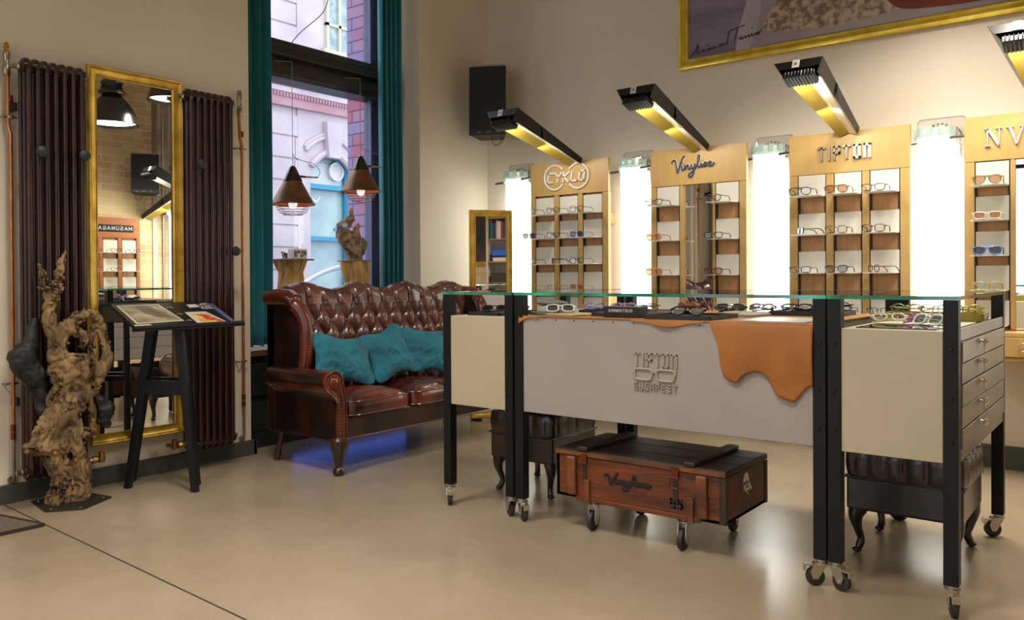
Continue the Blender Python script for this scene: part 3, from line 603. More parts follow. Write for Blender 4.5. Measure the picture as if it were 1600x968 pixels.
t = thing('driftwood_bust', 'twisted driftwood piece on the right stump in the window, wearing glasses', 'driftwood', (-4.76, 4.17, 1.236))
def dq(y, z, x=0): return (-4.76+x, y+.045, z)
organic('driftwood', [([dq(4.13, 1.25), dq(4.10, 1.33), dq(4.03, 1.40), dq(4.02, 1.47), dq(4.07, 1.53)], [.06, .06, .06, .05, .035]),
  ([dq(4.06, 1.50), dq(4.10, 1.55), dq(4.10, 1.61)], [.035, .025, .016]), ([dq(3.97, 1.46), dq(3.99, 1.49), dq(4.05, 1.50)], [.015, .025, .03]),
  ([dq(4.13, 1.27), dq(4.15, 1.36), dq(4.14, 1.45), dq(4.16, 1.50)], [.05, .035, .03, .015]), ([dq(4.15, 1.27), dq(4.21, 1.32), dq(4.22, 1.37), dq(4.20, 1.40)], [.035, .03, .02, .01]),
  ([dq(4.01, 1.38), dq(4.08, 1.43, .03), dq(4.12, 1.40, .02)], [.03, .03, .03])], dww, t, .006, .008, 26, .005)
# ================================================================ SOFA
lea = M('oxblood_leather', '180d08', .32, col2='4a1a0f', sc=5.5, det=5, lo=.48, hi=.78, coat=.35, bump=.12, bsc=220, bd=.002)
lear = M('oxblood_red', '32110b', .28, col2='6c2716', sc=6, det=4, lo=.3, hi=.7, coat=.35, bump=.1, bsc=220, bd=.002)
leab = M('tufted_leather', '3a2018', .27, col2='6c4034', sc=7, det=3, lo=.3, hi=.7, coat=.5, bump=.1, bsc=220, bd=.002)  # lighter than the other leather: highlights on the back put into its colour
brass = M('brass_nails', 'c2a878', .3, .9); dkw = M('dark_mahogany', '3a1d10', .25, col2='24110a', sc=6, coat=.5)
sofa = thing('chesterfield_sofa', 'oxblood leather wing sofa with buttoned back under the window', 'sofa', (-3.9, 3.85, 0))
SY0, SY1 = 3.05, 4.56      # inside of the arms
zt = lambda y: 1.022+.022*cos(2*pi*(y-3.17)/.43)
PB = .1225; ZB = [.93, .838, .746, .654, .56, .47]; Y0B = 3.146
def tuft(y, z):
    q = .092; kz = (.93-z)/q; a = (y-Y0B)/PB
    if kz < 0:
        cr = abs(sin(pi*a)); return min(1, cr*1.5)**.55*(1-.0*kz), 
    u = a+kz/2; v = a-kz/2
    h = (abs(sin(pi*u))*abs(sin(pi*v)))**.42
    return h,
def back(u, v):
    y = SY0-.03+(SY1-SY0+.06)*u; top = zt(y)
    if v < .62:
        t = v/.62; z = .36+(top-.055-.36)*t; x = -3.93-.115*t; nx, nz_ = .98, .18
    elif v < .82:
        t = (v-.62)/.2; a = pi*t; x = -4.045-.05+.05*cos(a)*1.0; z = top-.055+.055*sin(a); nx, nz_ = cos(a), sin(a)
    else:
        t = (v-.82)/.18; x = -4.145-.02*t; z = top-.055-(top-.36)*t; nx, nz_ = -1, 0
    if v < .62: d = .042*tuft(y, z)[0]
    elif v < .82: t = (v-.62)/.2; d = .042*((min(1, abs(sin(pi*(y-Y0B)/PB))*1.7)**.5)*(1-t)+t*.75)
    else: d = .03
    return (x+nx*d, y, z+nz_*d)
b = B().grid(back, 300, 150); b.out('tufted_back', leab, sofa, ang=75)
b = B().box(-4.17, -4.02, SY0-.03, SY1+.03, .2, .95); b.out('back_frame', lea, sofa)
bt = None
def backx(z): return -3.93-.115*(z-.36)/(.967-.36)
k = 0
for r, z in enumerate(ZB[:4]):
    for i in range(14):
        y = Y0B+(i-(.5 if r % 2 else 0))*PB
        if SY0-.01 < y < SY1:
            if bt is None: bt = B().ball((0, 0, 0), (.008, .011, .011), 10, 6).out('button', leab, sofa, world=False); o = bt
            else: o = bt.copy(); C.objects.link(o); o.parent = sofa
            o.location = Vector((backx(z)+.004, y, z))-sofa.location
# seat cushions
def cushion(y0, y1, name='seat_cushion'):
    x0, x1, z0, z1 = -3.97, -3.53, .325, .405
    def f(u, v):
        a = 2*pi*u; n = 7.0; ca, sa = cos(a), sin(a); r = (abs(ca)**n+abs(sa)**n)**(-1/n)
        X, Y = ca*r, sa*r
        if v < .5: s_ = v/.5; z = z0 if s_ < .96 else z0+.004; zz = z0; kk = s_
        else: s_ = (1-v)/.5; kk = s_; zz = None
        if zz is None:
            dome = (1-min(1, kk)**2.6); z = z1+.055*dome+.004*nz((X*3*kk, Y*3*kk, 1.3), 1.5)
        else: z = z0-.0*kk
        return ((x0+x1)/2+(x1-x0)/2*X*kk, (y0+y1)/2+(y1-y0)/2*Y*kk, z)
    def g(u, v):
        a = 2*pi*u; n = 7.0; ca, sa = cos(a), sin(a); r = (abs(ca)**n+abs(sa)**n)**(-1/n); bul = .006*sin(pi*v)
        return ((x0+x1)/2+((x1-x0)/2+bul)*ca*r, (y0+y1)/2+((y1-y0)/2-.002)*sa*r, z0+(z1-z0)*v)
    b = B().grid(f, 72, 40, cu=True).grid(g, 72, 6, cu=True); b.out(name, leaseat, sofa, ang=60)
    pts = lambda z: [((x0+x1)/2+(x1-x0)/2*cos(2*pi*k/72)*((abs(cos(2*pi*k/72))**7+abs(sin(2*pi*k/72))**7)**(-1/7)), (y0+y1)/2+(y1-y0)/2*sin(2*pi*k/72)*((abs(cos(2*pi*k/72))**7+abs(sin(2*pi*k/72))**7)**(-1/7)), z) for k in range(72)]
    B().tube(pts(z1), .0045, 6, closed=True).tube(pts(z0+.004), .0045, 6, closed=True).out('piping', lear, sofa)
leaseat = M('seat_leather', '27110b', .24, col2='742c1b', sc=4.2, det=4, lo=.34, hi=.66, coat=.55, bump=.1, bsc=200, bd=.002)
for i in range(3): cushion(3.055+i*.502, 3.055+i*.502+.496)
# base rail
b = B().box(-4.12, -3.565, SY0-.02, SY1+.02, .195, .325); b.out('base_rail', lea, sofa, bevel=.012)
b = B().tube([(-3.562, SY0, .20), (-3.562, SY1, .20)], .006, 6); b.out('welt', lear, sofa)
# arms (mirrored): s=+1 near, s=-1 far
def arm(sg):
    yi = SY0 if sg > 0 else SY1; Yf = lambda d: yi-sg*d     # d outward from the inner face
    b = B()
    # side panel with outward swell
    prof = [(.0, .20), (.0, .49), (.01, .53), (.045, .575), (.10, .585), (.145, .56), (.155, .525), (.14, .49), (.11, .465), (.085, .44), (.07, .38), (.062, .30), (.060, .195)]
    q = crom([(0, d, z) for d, z in prof], 4)
    b.prism([(-4.10, Yf(p.y), p.z) for p in q], (.525, 0, 0)); b.out('arm', lea, sofa, ang=50, bevel=0)
    # softly rounded top over the arm
    b = B().tube([(-4.0, Yf(.085), .517), (-3.75, Yf(.085), .522), (-3.60, Yf(.085), .520), (-3.574, Yf(.085), .520)], [.066, .068, .068, .064], 20); b.out('arm_roll', lear, sofa)
    # front facing with scroll
    fp_ = crom([(0, d, z) for d, z in ((.0, .20), (.002, .40), (.010, .44), (.022, .50), (.04, .565), (.085, .588), (.135, .568), (.152, .525), (.135, .48), (.100, .455), (.072, .42), (.062, .385), (.062, .20))], 4)
    B().prism([(-3.578, Yf(p.y), p.z) for p in fp_], (.022, 0, 0)).out('arm_facing', lear, sofa, bevel=.004, ang=50)
    b = B().tube([(-3.553, Yf(p.y), p.z) for p in fp_], .006, 8); b.ball((-3.553, Yf(.088), .522), (.010, .030, .032), 16, 10); b.out('facing_welt', lear, sofa)
    # nail heads
    b = B(); ins = crom([(0, d, z) for d, z in ((.016, .205), (.016, .40), (.026, .45), (.04, .50), (.052, .545), (.085, .565), (.12, .55), (.13, .522), (.118, .492), (.09, .47), (.062, .44), (.048, .40), (.046, .205))], 12)
    acc = 0; last = ins[0]
    for p in ins:
        acc += (p-last).length; last = p
        if acc >= .0085: acc = 0; b.ball((-3.5555, Yf(p.y), p.z), (.003, .0034, .0034), 6, 4)
    o = b.out('nail_trim', brass, sofa); o['kind'] = 'stuff'
    # wing
    wp = [(-4.20, .50), (-3.90, .50), (-3.868, .60), (-3.855, .74), (-3.862, .85), (-3.90, .93), (-3.955, .975), (-4.05, .985), (-4.20, .985)]
    q = crom([(x, 0, z) for x, z in wp], 4)
    b = B().prism([(p.x, Yf(.0), p.z) for p in q], (0, -sg*.062, 0)); b.out('wing', lea, sofa, ang=50, bevel=.008)
    ep = crom([(-3.905, Yf(.035), .53), (-3.872, Yf(.035), .60), (-3.857, Yf(.035), .72), (-3.862, Yf(.038), .84), (-3.89, Yf(.05), .91), (-3.925, Yf(.068), .945)], 6)
    b = B().tube(ep, [.036+.006*i/len(ep) for i in range(len(ep))], 14); b.out('wing_roll', lear, sofa)
    # rolled top of the wing running back
    b = B().tube([(-3.925, Yf(.062), .965), (-3.97, Yf(.06), .985), (-4.08, Yf(.055), .99), (-4.19, Yf(.05), .985)], [.046, .05, .05, .046], 18); b.ball((-3.925, Yf(.062), .965), (.02, .044, .044), 16, 10); b.out('wing_top_roll', lear, sofa)
    b = B().tube(crom([(-3.876, Yf(.062), .52), (-3.838, Yf(.062), .62), (-3.820, Yf(.062), .74), (-3.826, Yf(.064), .85), (-3.862, Yf(.07), .925), (-3.895, Yf(.085), .955), (-3.90, Yf(.098), .935), (-3.90, Yf(.09), .91)], 8), .0055, 6); b.out('wing_welt', lear, sofa)
    b = B(); ins = crom([(-3.868, Yf(.045), .54), (-3.834, Yf(.045), .62), (-3.817, Yf(.045), .74), (-3.822, Yf(.046), .85), (-3.855, Yf(.05), .92), (-3.89, Yf(.06), .965)], 16); acc = 0; last = ins[0]
    for p in ins:
        acc += (p-last).length; last = p
        if acc >= .0095: acc = 0; b.ball(p, .0036, 6, 4)
    o = b.out('wing_nail_trim', brass, sofa); o['kind'] = 'stuff'
    b = B().prism([(-4.20, Yf(.062), .99), (-4.20, Yf(.0), .99), (-4.12, Yf(0), .99), (-4.12, Yf(.062), .99)], (0, 0, -.80)); b.box(-4.19, -3.9, min(Yf(0), Yf(.06)), max(Yf(0), Yf(.06)), .19, .52); b.out('outer_panel', lea, sofa, bevel=.01)
    for x, fr in ((-3.585, 1), (-4.17, 0)):
        y = Yf(.032) if fr else Yf(.0)
        if fr: b = B().lathe([(.052, .215), (.066, .20), (.060, .18), (.045, .14), (.031, .10), (.023, .06), (.021, .045), (.033, .028), (.034, .015), (.024, .0), (.001, 0)][::-1], (x, y, 0), 20)
        else: b = B().tube(crom([(x+.03, y, .20), (x+.02, y, .15), (x, y, .09), (x-.012, y, .04), (x-.025, y, .012)], 5), [.03, .03, .028, .026, .024, .022, .02, .019, .018, .018, .018, .018, .019, .02, .021, .022, .022, .022, .022, .022, .022], 12)
        b.out('leg', dkw, sofa)
arm(1); arm(-1)
# pillows
pilm = M('teal_cushion_velvet', '036f82', .75, col2='02586c', sc=5, sheen=.1, bump=.9, bsc=9, bd=.035)
def pillow(loc, rz, tilt, roll, label, seed, W=.40, H=.37, T=.13):
    t = thing('throw_pillow', label, 'pillow', loc, 0, 'teal throw pillows on the sofa')
    def f(u, v):
        a = 2*pi*u; ph = pi*(v-.5); n = 5; ca, sa = cos(a), sin(a); n = 6; r = (abs(ca)**n+abs(sa)**n)**(-1/n)
        k = min(1, cos(ph))**.55 if cos(ph) > 0 else 0
        pin = 1+.20*(abs(ca*sa)*2)**3-.05
        y, z = ca*r*k*W/2*pin, sa*r*k*H/2*pin
        x = (T/2)*sin(ph)*(1-.35*(abs(y)/(W/2))**3-.3*(abs(z)/(H/2))**3)*(1-.55*min(1,(abs(y)*abs(z)/(W*H/4)))**1.5)
        q = Vector((y*9+seed, z*9, seed)); wr = .012*nz(q, .8)+.007*(1-2*abs(nz(q+Vector((nz(q, .7), 0, 0))*1.6, 1.4)))+.003*nz(q, 4)
        x += wr*(1-k*.5)*(1 if ph > 0 else -1)*1.9
        return (x, y, z)
    b = B().grid(f, 112, 64, cu=True)
    Mx = Matrix.Rotation(rz, 4, 'Z') @ Matrix.Rotation(tilt, 4, 'Y') @ Matrix.Rotation(roll, 4, 'X')
    b.v = [tuple(Mx @ Vector(p)) for p in b.v]
    b.out('cover', pilm, t, world=False, ang=80)
pillow((-3.80, 3.235, .618), .05, -.42, radians(-10), 'teal velvet pillow leaning on the near arm of the sofa, first from the left', 1.0, W=.40, H=.27)
pillow((-3.82, 3.62, .628), .0, -.42, radians(12), 'teal velvet pillow in the middle of the sofa, tilted', 4.2, W=.36, H=.29)
pillow((-3.82, 3.98, .615), -.05, -.42, radians(-8), 'teal velvet pillow partly hidden behind the black table post', 7.7, W=.40, H=.28)
# ================================================================ DISPLAY TABLES
blk = M('table_black', '090a09', .5, col2='0d0e0d', sc=4, spec=.3); cream = M('cabinet_cream', 'b0a48a', .5, col2='aa9e84', sc=2)
grey = M('panel_grey', '989089', .6, col2='918a83', sc=2); steel = M('caster_zinc', 'b9b4a6', .28, .9); rub = M('caster_rubber', '2a2724', .6)
drm = M('drawer_face', '8f887c', .35, .25, col2='7e776c', sc=6, det=6, bump=.1, bsc=14)
gtop = glassmat('table_glass', (.93, .98, .96), .10); gedge = M('glass_edge_green', '12a886', .08, col2='083d29', sc=4, coat=1, lo=.4, hi=.6)
boltm = M('bolt_black', '1c1d1c', .3, .5)
def caster(par, x, y, ang, z1=.098, r=.033, brake=True):
    c = Vector((x, y, 0)); d = Vector((cos(ang), sin(ang), 0)); n_ = Vector((-sin(ang), cos(ang), 0)); ax = c+d*.022
    b = B().lathe([(.019, z1-.012), (.022, z1-.008), (.022, z1), (.014, z1)], c, 16); b.lathe([(.026, z1-.018), (.026, z1-.012), (.02, z1-.012)], c, 16)
    for s_ in (-1, 1):
        o = n_*s_*.015; P3 = [c+d*-.018+o+Vector((0, 0, z1-.016)), c+d*.028+o+Vector((0, 0, z1-.016)), ax+d*.018+o+Vector((0, 0, .050)), ax+d*.008+o+Vector((0, 0, .026)), ax-d*.008+o+Vector((0, 0, .028))]
        b.prism(P3, n_*s_*.003)
    b.tube([ax+n_*.02+Vector((0, 0, r)), ax-n_*.02+Vector((0, 0, r))], .006, 8)
    if brake: b.ob(c+d*.046+Vector((0, 0, z1-.024)), d*.014, n_*.014, Vector((0, 0, .003))-d*.001).ob(c+d*.058+Vector((0, 0, z1-.034)), d*.003, n_*.013, Vector((0, 0, .010)))
    f = b.out('caster', steel, par, ang=30)
    w_ = B().lathe([(.001, -.010), (r-.006, -.011), (r-.001, -.009), (r, -.004), (r, .004), (r-.001, .009), (r-.006, .011), (.001, .010)], ax+Vector((0, 0, r)), 28, n_); w_ = w_.out('wheel', rub, f)
    return f
def table(name, label, x0, x1, y0, y1, boxm, zb0, zb1, casts, ext=.0, toplip=None):
    t = thing(name, label, 'display table', ((x0+x1)/2, (y0+y1)/2, 0), 0, 'wheeled glass topped display tables'); p = .045
    for i, (x, y) in enumerate(((x0, y0), (x1-p, y0), (x0, y1-p), (x1-p, y1-p))):
        po = B().box(x, x+p, y, y+p, .096, 1.018).out('post', blk, t, bevel=.0015)
        b = B()
        for z in (.56, .70, .86):
            b.lathe([(.001, .004), (.006, .004), (.008, .001), (.008, 0)][::-1], (x+p/2, y, z), 10, (0, -1, 0)) if y == y0 else None
        if y == y0: b.out('bolts', boltm, po)
        a = casts[i]
        if a is not None: caster(t, x+p/2, y+p/2, a)
    B().box(x0+p, x1-p, y0+.006, y1-.01, zb0, zb1).out('cabinet_box', boxm, t, bevel=.002)
    if toplip: B().box(x0+p, x1-p, y0+.004, y1-.01, zb1, zb1+.006).out('top_lip', toplip, t)
    b = B().box(x0, x1, y0, y1, 1.0185, 1.0305); g = b.out('glass_top', gtop, t)
    b = B(); e = .0015
    b.box(x0-e, x1+e, y0-e, y0, 1.018, 1.031).box(x0-e, x1+e, y1, y1+e, 1.018, 1.031).box(x0-e, x0, y0, y1, 1.018, 1.031).box(x1, x1+e, y0, y1, 1.018, 1.031); b.out('glass_edge', gedge, g)
    return t
TY0, TY1 = 2.95, 3.995
tl_ = table('display_table', 'narrow cream cabinet table on casters at the left end, nearest the sofa', -2.727, -2.300, TY0, TY1, cream, .489, .917, (-.9, 2.6, 1.2, 2.0))
tm_ = table('display_table', 'long middle display table with grey front panel and raised glasses emblem', -2.287, -.907, TY0, TY1, grey, .494, .922, (-.6, 3.6, 1.9, .7))
tr_ = table('display_table', 'cream and grey drawer table on casters at the right end, nearest the viewer', -.901, -.492, TY0, TY1, cream, .489, .917, (-.35, -1.2, 2.4, -2.6))
# left table drawers face the sofa: five fronts on its left end
b = B()
for i in range(5): B().box(-2.735, -2.727, 3.0, 3.94, .50+i*.082, .50+i*.082+.078).out('drawer', M('drawer_white', 'c2bdb0', .45), tl_, bevel=.001)
# right table drawers
B().box(-.500, -.494, 2.994, 3.952, .884, .925).out('top_rail', drm, tr_, bevel=.001); B().box(-.500, -.494, 2.994, 3.952, .491, .529).out('bottom_rail', drm, tr_, bevel=.001)
for i, (z0, z1) in enumerate(((.531, .594), (.598, .666), (.670, .739), (.743, .809), (.813, .880))):
    d = B().box(-.500, -.488-(.002 if i % 2 else 0), 3.008, 3.940, z0, z1).out('drawer', drm, tr_, bevel=.0015)
    b = B(); zc = z1-.016; y = 3.345; x = -.484
    for s_ in (-1, 1): b.tube([(x+.014, y+s_*.019+.014*cos(2*pi*k/14), zc+.010*sin(2*pi*k/14)) for k in range(14)], .003, 6, closed=True).tube([(x+.014, y+s_*.032, zc+.003), (x-.008, y+s_*.034, zc+.003)], .003, 6)
    b.tube([(x+.014, y-.006, zc+.003), (x+.014, y+.006, zc+.003)], .003, 6).lathe([(.007, 0), (.005, .016)], (x-.006, y, zc), 8, (1, 0, 0)); b.tube([(x+.012, y-.019, zc-.01), (x+.012, y-.019, zc-.03)], .002, 6)
    b.out('handle', M('pull_chrome', 'c9c5bb', .2, .95), d)
# emblem on the middle table
em = M('emblem_relief', '958c7e', .5)
b = B(); y = TY0+.006
letters(b, 'TIPTON', (-1.672, y, .738), (1, 0, 0), (0, 0, 1), .050, .024, .0130, .0075, .006, (0, -1, 0), 0)
def rim(cx, cz, w_, h_, n, th):
    pts = []
    for k in range(32):
        a = 2*pi*k/32; ca, sa = cos(a), sin(a); r = (abs(ca)**n+abs(sa)**n)**(-1/n); pts.append((cx+ca*r*w_*(1+.08*sa), y-.003, cz+sa*r*h_))
    return pts
for cx in (-1.630, -1.530): b.tube(rim(cx, .704, .039, .022, 5, 1), .0055, 8, closed=True)
b.box(-1.592, -1.568, y-.007, y, .712, .724).box(-1.678, -1.668, y-.007, y, .706, .728).box(-1.492, -1.482, y-.007, y, .706, .728)
letters(b, 'BUDAPEST', (-1.672, y, .641), (1, 0, 0), (0, 0, 1), .026, .0165, .0085, .0045, .006, (0, -1, 0), 0)
b.out('emblem', em, tm_, bevel=.0008)
b = B()
for i in range(13): b.lathe([(.001, .0), (.0035, .0), (.0035, .0012), (.001, .0015)], (-2.16+i*.097, TY0+.006, .911), 8, (0, -1, 0))
b.out('screw_holes', M('hole_black', '0c0b0a', .7), tm_)
# leather hide with three overhanging lobes
hide = M('tan_hide', '9c6222', .6, col2='8c541c', sc=5, det=5, bump=.15, bsc=120); hidetop = hide
t = thing('leather_hide', 'tan leather hide spread over the middle table, its lobes hanging over the grey panel', 'leather hide', (-1.6, 3.3, .923))
b = B(); zt_ = .9232; th = .003
top = [(-2.24, 2.953), (-.95, 2.953), (-.95, 3.85), (-1.2, 3.95), (-1.7, 3.90), (-2.1, 3.95), (-2.23, 3.7)]
b.prism([(x, yy, zt_) for x, yy in top], (0, 0, th))
yf = TY0+.0045
def lobe(pts, bulge=.012, x0=None, x1=None):
    n = 40; xa, xb = pts[0][0], pts[-1][0]
    def f(u, v):
        x = xa+(xb-xa)*u; zb = interp([p[0] for p in pts], [p[1] for p in pts], x); z = zt_+th*.5+(zb-zt_-th*.5)*v
        dz = zt_-z; yy = yf-.004-.006*(1-math.exp(-dz*60))-bulge*sin(pi*min(1, dz/.22))*(.4+.6*nz((x*6, dz*4, 2.2), 1))-.003*sin(x*40)
        return (x, yy, z)
    b2 = B().grid(f, n, 24); return b2
l1 = lobe([(-1.345, .9225), (-1.333, .905), (-1.318, .87), (-1.304, .836), (-1.298, .79), (-1.292, .735), (-1.27, .708), (-1.232, .698), (-1.205, .73), (-1.17, .746), (-1.135, .744), (-1.112, .725), (-1.095, .695), (-1.075, .661), (-1.016, .645), (-.995, .672), (-.975, .700), (-.950, .708)], .014)
l2 = lobe([(-1.69, .922), (-1.62, .915), (-1.56, .903), (-1.52, .899), (-1.48, .902), (-1.43, .914), (-1.36, .922)], .004)
l3 = lobe([(-2.262, .893), (-2.24, .905), (-2.21, .918), (-2.12, .9235)], .004)
for l_ in (l1, l2, l3): b.add(l_.v, l_.f)
b.out('hide', hide, t, solid=.0025, ang=60)
# ================================================================ CRATE TROLLEY
cw = M('crate_wood', '73360f', .5, col2='351a0c', sc=6, stretch=(.5, 1, 3), det=7, lo=.35, hi=.7, bump=.3, bsc=30)
cd_ = M('crate_dark_lid', '241710', .5, col2='3a2618', sc=7, stretch=(.5, 3, 1), det=7, bump=.3, bsc=25); cb = M('crate_batten', '7a4418', .6, col2='4a2a12', sc=12)
cmt = M('crate_metal', '4f4334', .5, .6, col2='3a2f22', sc=10)
t = thing('wooden_crate', 'old orange brown wooden crate on casters under the middle table', 'crate', (-1.7, 3.2, 0))
CX0, CX1, CY0, CY1, CZ0, CZ1 = -2.092, -1.302, 3.0, 3.43, .137, .345
b = B().box(CX0, CX1, CY0, CY0+.018, CZ0, .318).box(CX0, CX1, CY1-.018, CY1, CZ0, .318).box(CX0, CX0+.018, CY0, CY1, CZ0, .318).box(CX1-.018, CX1, CY0, CY1, CZ0, .318).box(CX0, CX1, CY0, CY1, CZ0, CZ0+.015); b.out('body', cw, t, bevel=.002)
b = B()
for i in range(3): b.box(CX0-.002, CX1+.002, CY0+i*.1443, CY0+i*.1443+.1413, .330, .345)
b.box(CX0-.003, CX1+.003, CY0-.003, CY0+.012, .321, .340).box(CX0-.003, CX1+.003, CY1-.012, CY1+.003, .321, .340).box(CX1-.014, CX1+.003, CY0, CY1, .321, .340).box(CX0-.003, CX0+.014, CY0, CY1, .321, .340)
b.out('lid', cd_, t, bevel=.003)
B().box(CX0-.003, CX1+.003, CY0-.0045, CY0-.002, .322, .338).out('lid_edge', cb, t)
for x in (-1.955, -1.452): B().prism([(x-.025, CY0-.006, .345), (x+.025, CY0-.006, .345), (x+.025, CY1+.006, .345), (x-.025, CY1+.006, .345)], (0, 0, .018)).out('lid_batten', cd_, t, bevel=.004)
for x in (-2.005, -1.393):
    B().prism([(x-.026, CY0, .318), (x+.020, CY0, .318), (x+.024, CY0, .15), (x-.022, CY0, .15)], (0, -.022, 0)).out('front_batten', cb, t, bevel=.008)
for x in (-1.93, -1.445):
    B().box(x-.014, x+.014, CY0-.012, CY0, CZ0-.012, .225).out('runner_end', cb, t, bevel=.002)
B().box(-1.99, -1.40, CY0-.005, CY0, CZ0-.008, CZ0+.012).out('bottom_slat', cw, t, bevel=.003); B().box(CX0+.02, CX1-.02, CY0+.06, CY1-.06, CZ0-.014, CZ0-.001).out('runner', cd_, t)
for y in (CY0-.002, CY1-.022): B().box(CX1-.004, CX1+.004, y, y+.024, CZ0, .318).out('corner_strip', cmt, t, bevel=.001)
B().box(CX1-.024, CX1+.002, CY0-.003, CY0, CZ0, .318).out('corner_strip', cmt, t)
for x in (-1.945, -1.512):
    b = B().box(x-.016, x+.016, CY0-.010, CY0-.004, .298, .334); b.tube([(x-.017, CY0-.014, .296), (x+.017, CY0-.014, .296), (x+.017, CY0-.016, .254), (x-.017, CY0-.016, .254)], .0024, 6, closed=True); b.out('latch', M('latch_rust', '6a3318', .45, .7), t)
    B().box(x-.010, x+.010, CY0-.004, CY0-.001, .20, .30).out('strap', cd_, t)
b = B().prism([(CX1+.001, 3.165, .232), (CX1+.001, 3.225, .232), (CX1+.001, 3.225, .275), (CX1+.001, 3.21, .306), (CX1+.001, 3.18, .306), (CX1+.001, 3.165, .275)], (.004, 0, 0)).tube(crom([(CX1+.006, 3.17, .262), (CX1+.016, 3.172, .235), (CX1+.018, 3.195, .222), (CX1+.016, 3.218, .235), (CX1+.006, 3.22, .262)], 5), .004, 6).lathe([(.004, -.03), (.004, .03)], (CX1+.009, 3.195, .264), 8, (0, 1, 0)).box(CX1+.004, CX1+.010, 3.16, 3.17, .245, .262); b.out('handle', M('handle_zinc', 'bcb8ac', .25, .9), t)
b = B(); script(b, (-1.845, CY0-.001, .208), (1, 0, 0), (0, 0, 1), .225, .062, .0062, (0, -1, 0), .25); letters(b, '95', (-1.535, CY0-.0005, .172), (1, 0, 0), (0, 0, 1), .032, .022, .010, .008, .001, (0, -1, 0)); b.out('stencil_lettering', M('stencil_black', '120c08', .7), t)
for x, y, a in ((-1.922, 3.05, -1.5), (-1.497, 3.05, -1.5), (-1.87, 3.34, 1.5), (-1.43, 3.36, 1.6)): caster(t, x, y, a, z1=.125, r=.043, brake=False)
# ================================================================ STOOLS
stl = M('stool_leather', '1a1210', .32, col2='231712', sc=5, coat=.4); stw_ = M('stool_wood', '120c09', .3, coat=.4)
def stool(x0, x1, y0, y1, label):
    t = thing('footstool', label, 'stool', ((x0+x1)/2, (y0+y1)/2, 0), 0, 'dark buttoned leather footstools under the tables')
    cx, cy, hx, hy = (x0+x1)/2, (y0+y1)/2, (x1-x0)/2, (y1-y0)/2
    B().box(x0+.004, x1-.004, y0+.004, y1-.004, .175, .305).out('base', stl, t, bevel=.01)
    def f(u, v):
        a = 2*pi*u; n = 9; ca, sa = cos(a), sin(a); r = (abs(ca)**n+abs(sa)**n)**(-1/n); X, Y = ca*r, sa*r
        if v < .45: s_ = v/.45; z = .305+.115*s_; k = 1; w_ = sin(pi*s_)**.5 if 0 < s_ < 1 else 0; p = abs(sin(pi*2.5*(X if abs(Y) > abs(X) else Y)))**.5; e = .012*w_*(.3+.7*p)
        else: s_ = (v-.45)/.55; k = 1-s_; z = .42+.02*(1-k**3); e = 0; z -= .016*(1-(abs(sin(pi*2.5*X*k+pi/2))*abs(sin(pi*2.5*Y*k+pi/2)))**.4)*(1 if k > .02 else 0)
        return (cx+(hx+e)*X*k-.006*X*(1-k), cy+(hy+e)*Y*k, z)
    B().grid(f, 200, 60, cu=True).out('cushion', stl, t, ang=60)
    b = B().tube([(x0, y0, .305), (x1, y0, .305), (x1, y1, .305), (x0, y1, .305)], .005, 6, closed=True); b.out('piping', stl, t)
    for sx in (-1, 1):
        for sy in (-1, 1):
            X, Y = cx+sx*(hx-.045), cy+sy*(hy-.045); o = Vector((sx, sy, 0)).normalized()
            pts = [(0, .19), (.012, .165), (.018, .14), (.010, .10), (-.004, .06), (-.002, .035), (.010, .014)]
            q = crom([(X+o.x*d, Y+o.y*d, z) for d, z in pts], 4); rr = [interp([0, 1, 2, 3, 4, 5, 6], [.038, .034, .027, .018, .014, .016, .0135], i/4) for i in range(len(q))]
            b = B().tube(q, rr, 12); b.ball((X+o.x*.012, Y+o.y*.012, .013), (.020, .020, .0125), 12, 8); b.out('leg', stw_, t)
    return t
stool(-2.715, -2.315, 3.285, 3.69, 'dark leather footstool behind the crate, left of it under the tables')
stool(-.968, -.545, 3.385, 3.80, 'dark leather footstool with curved legs under the drawer table at the right')
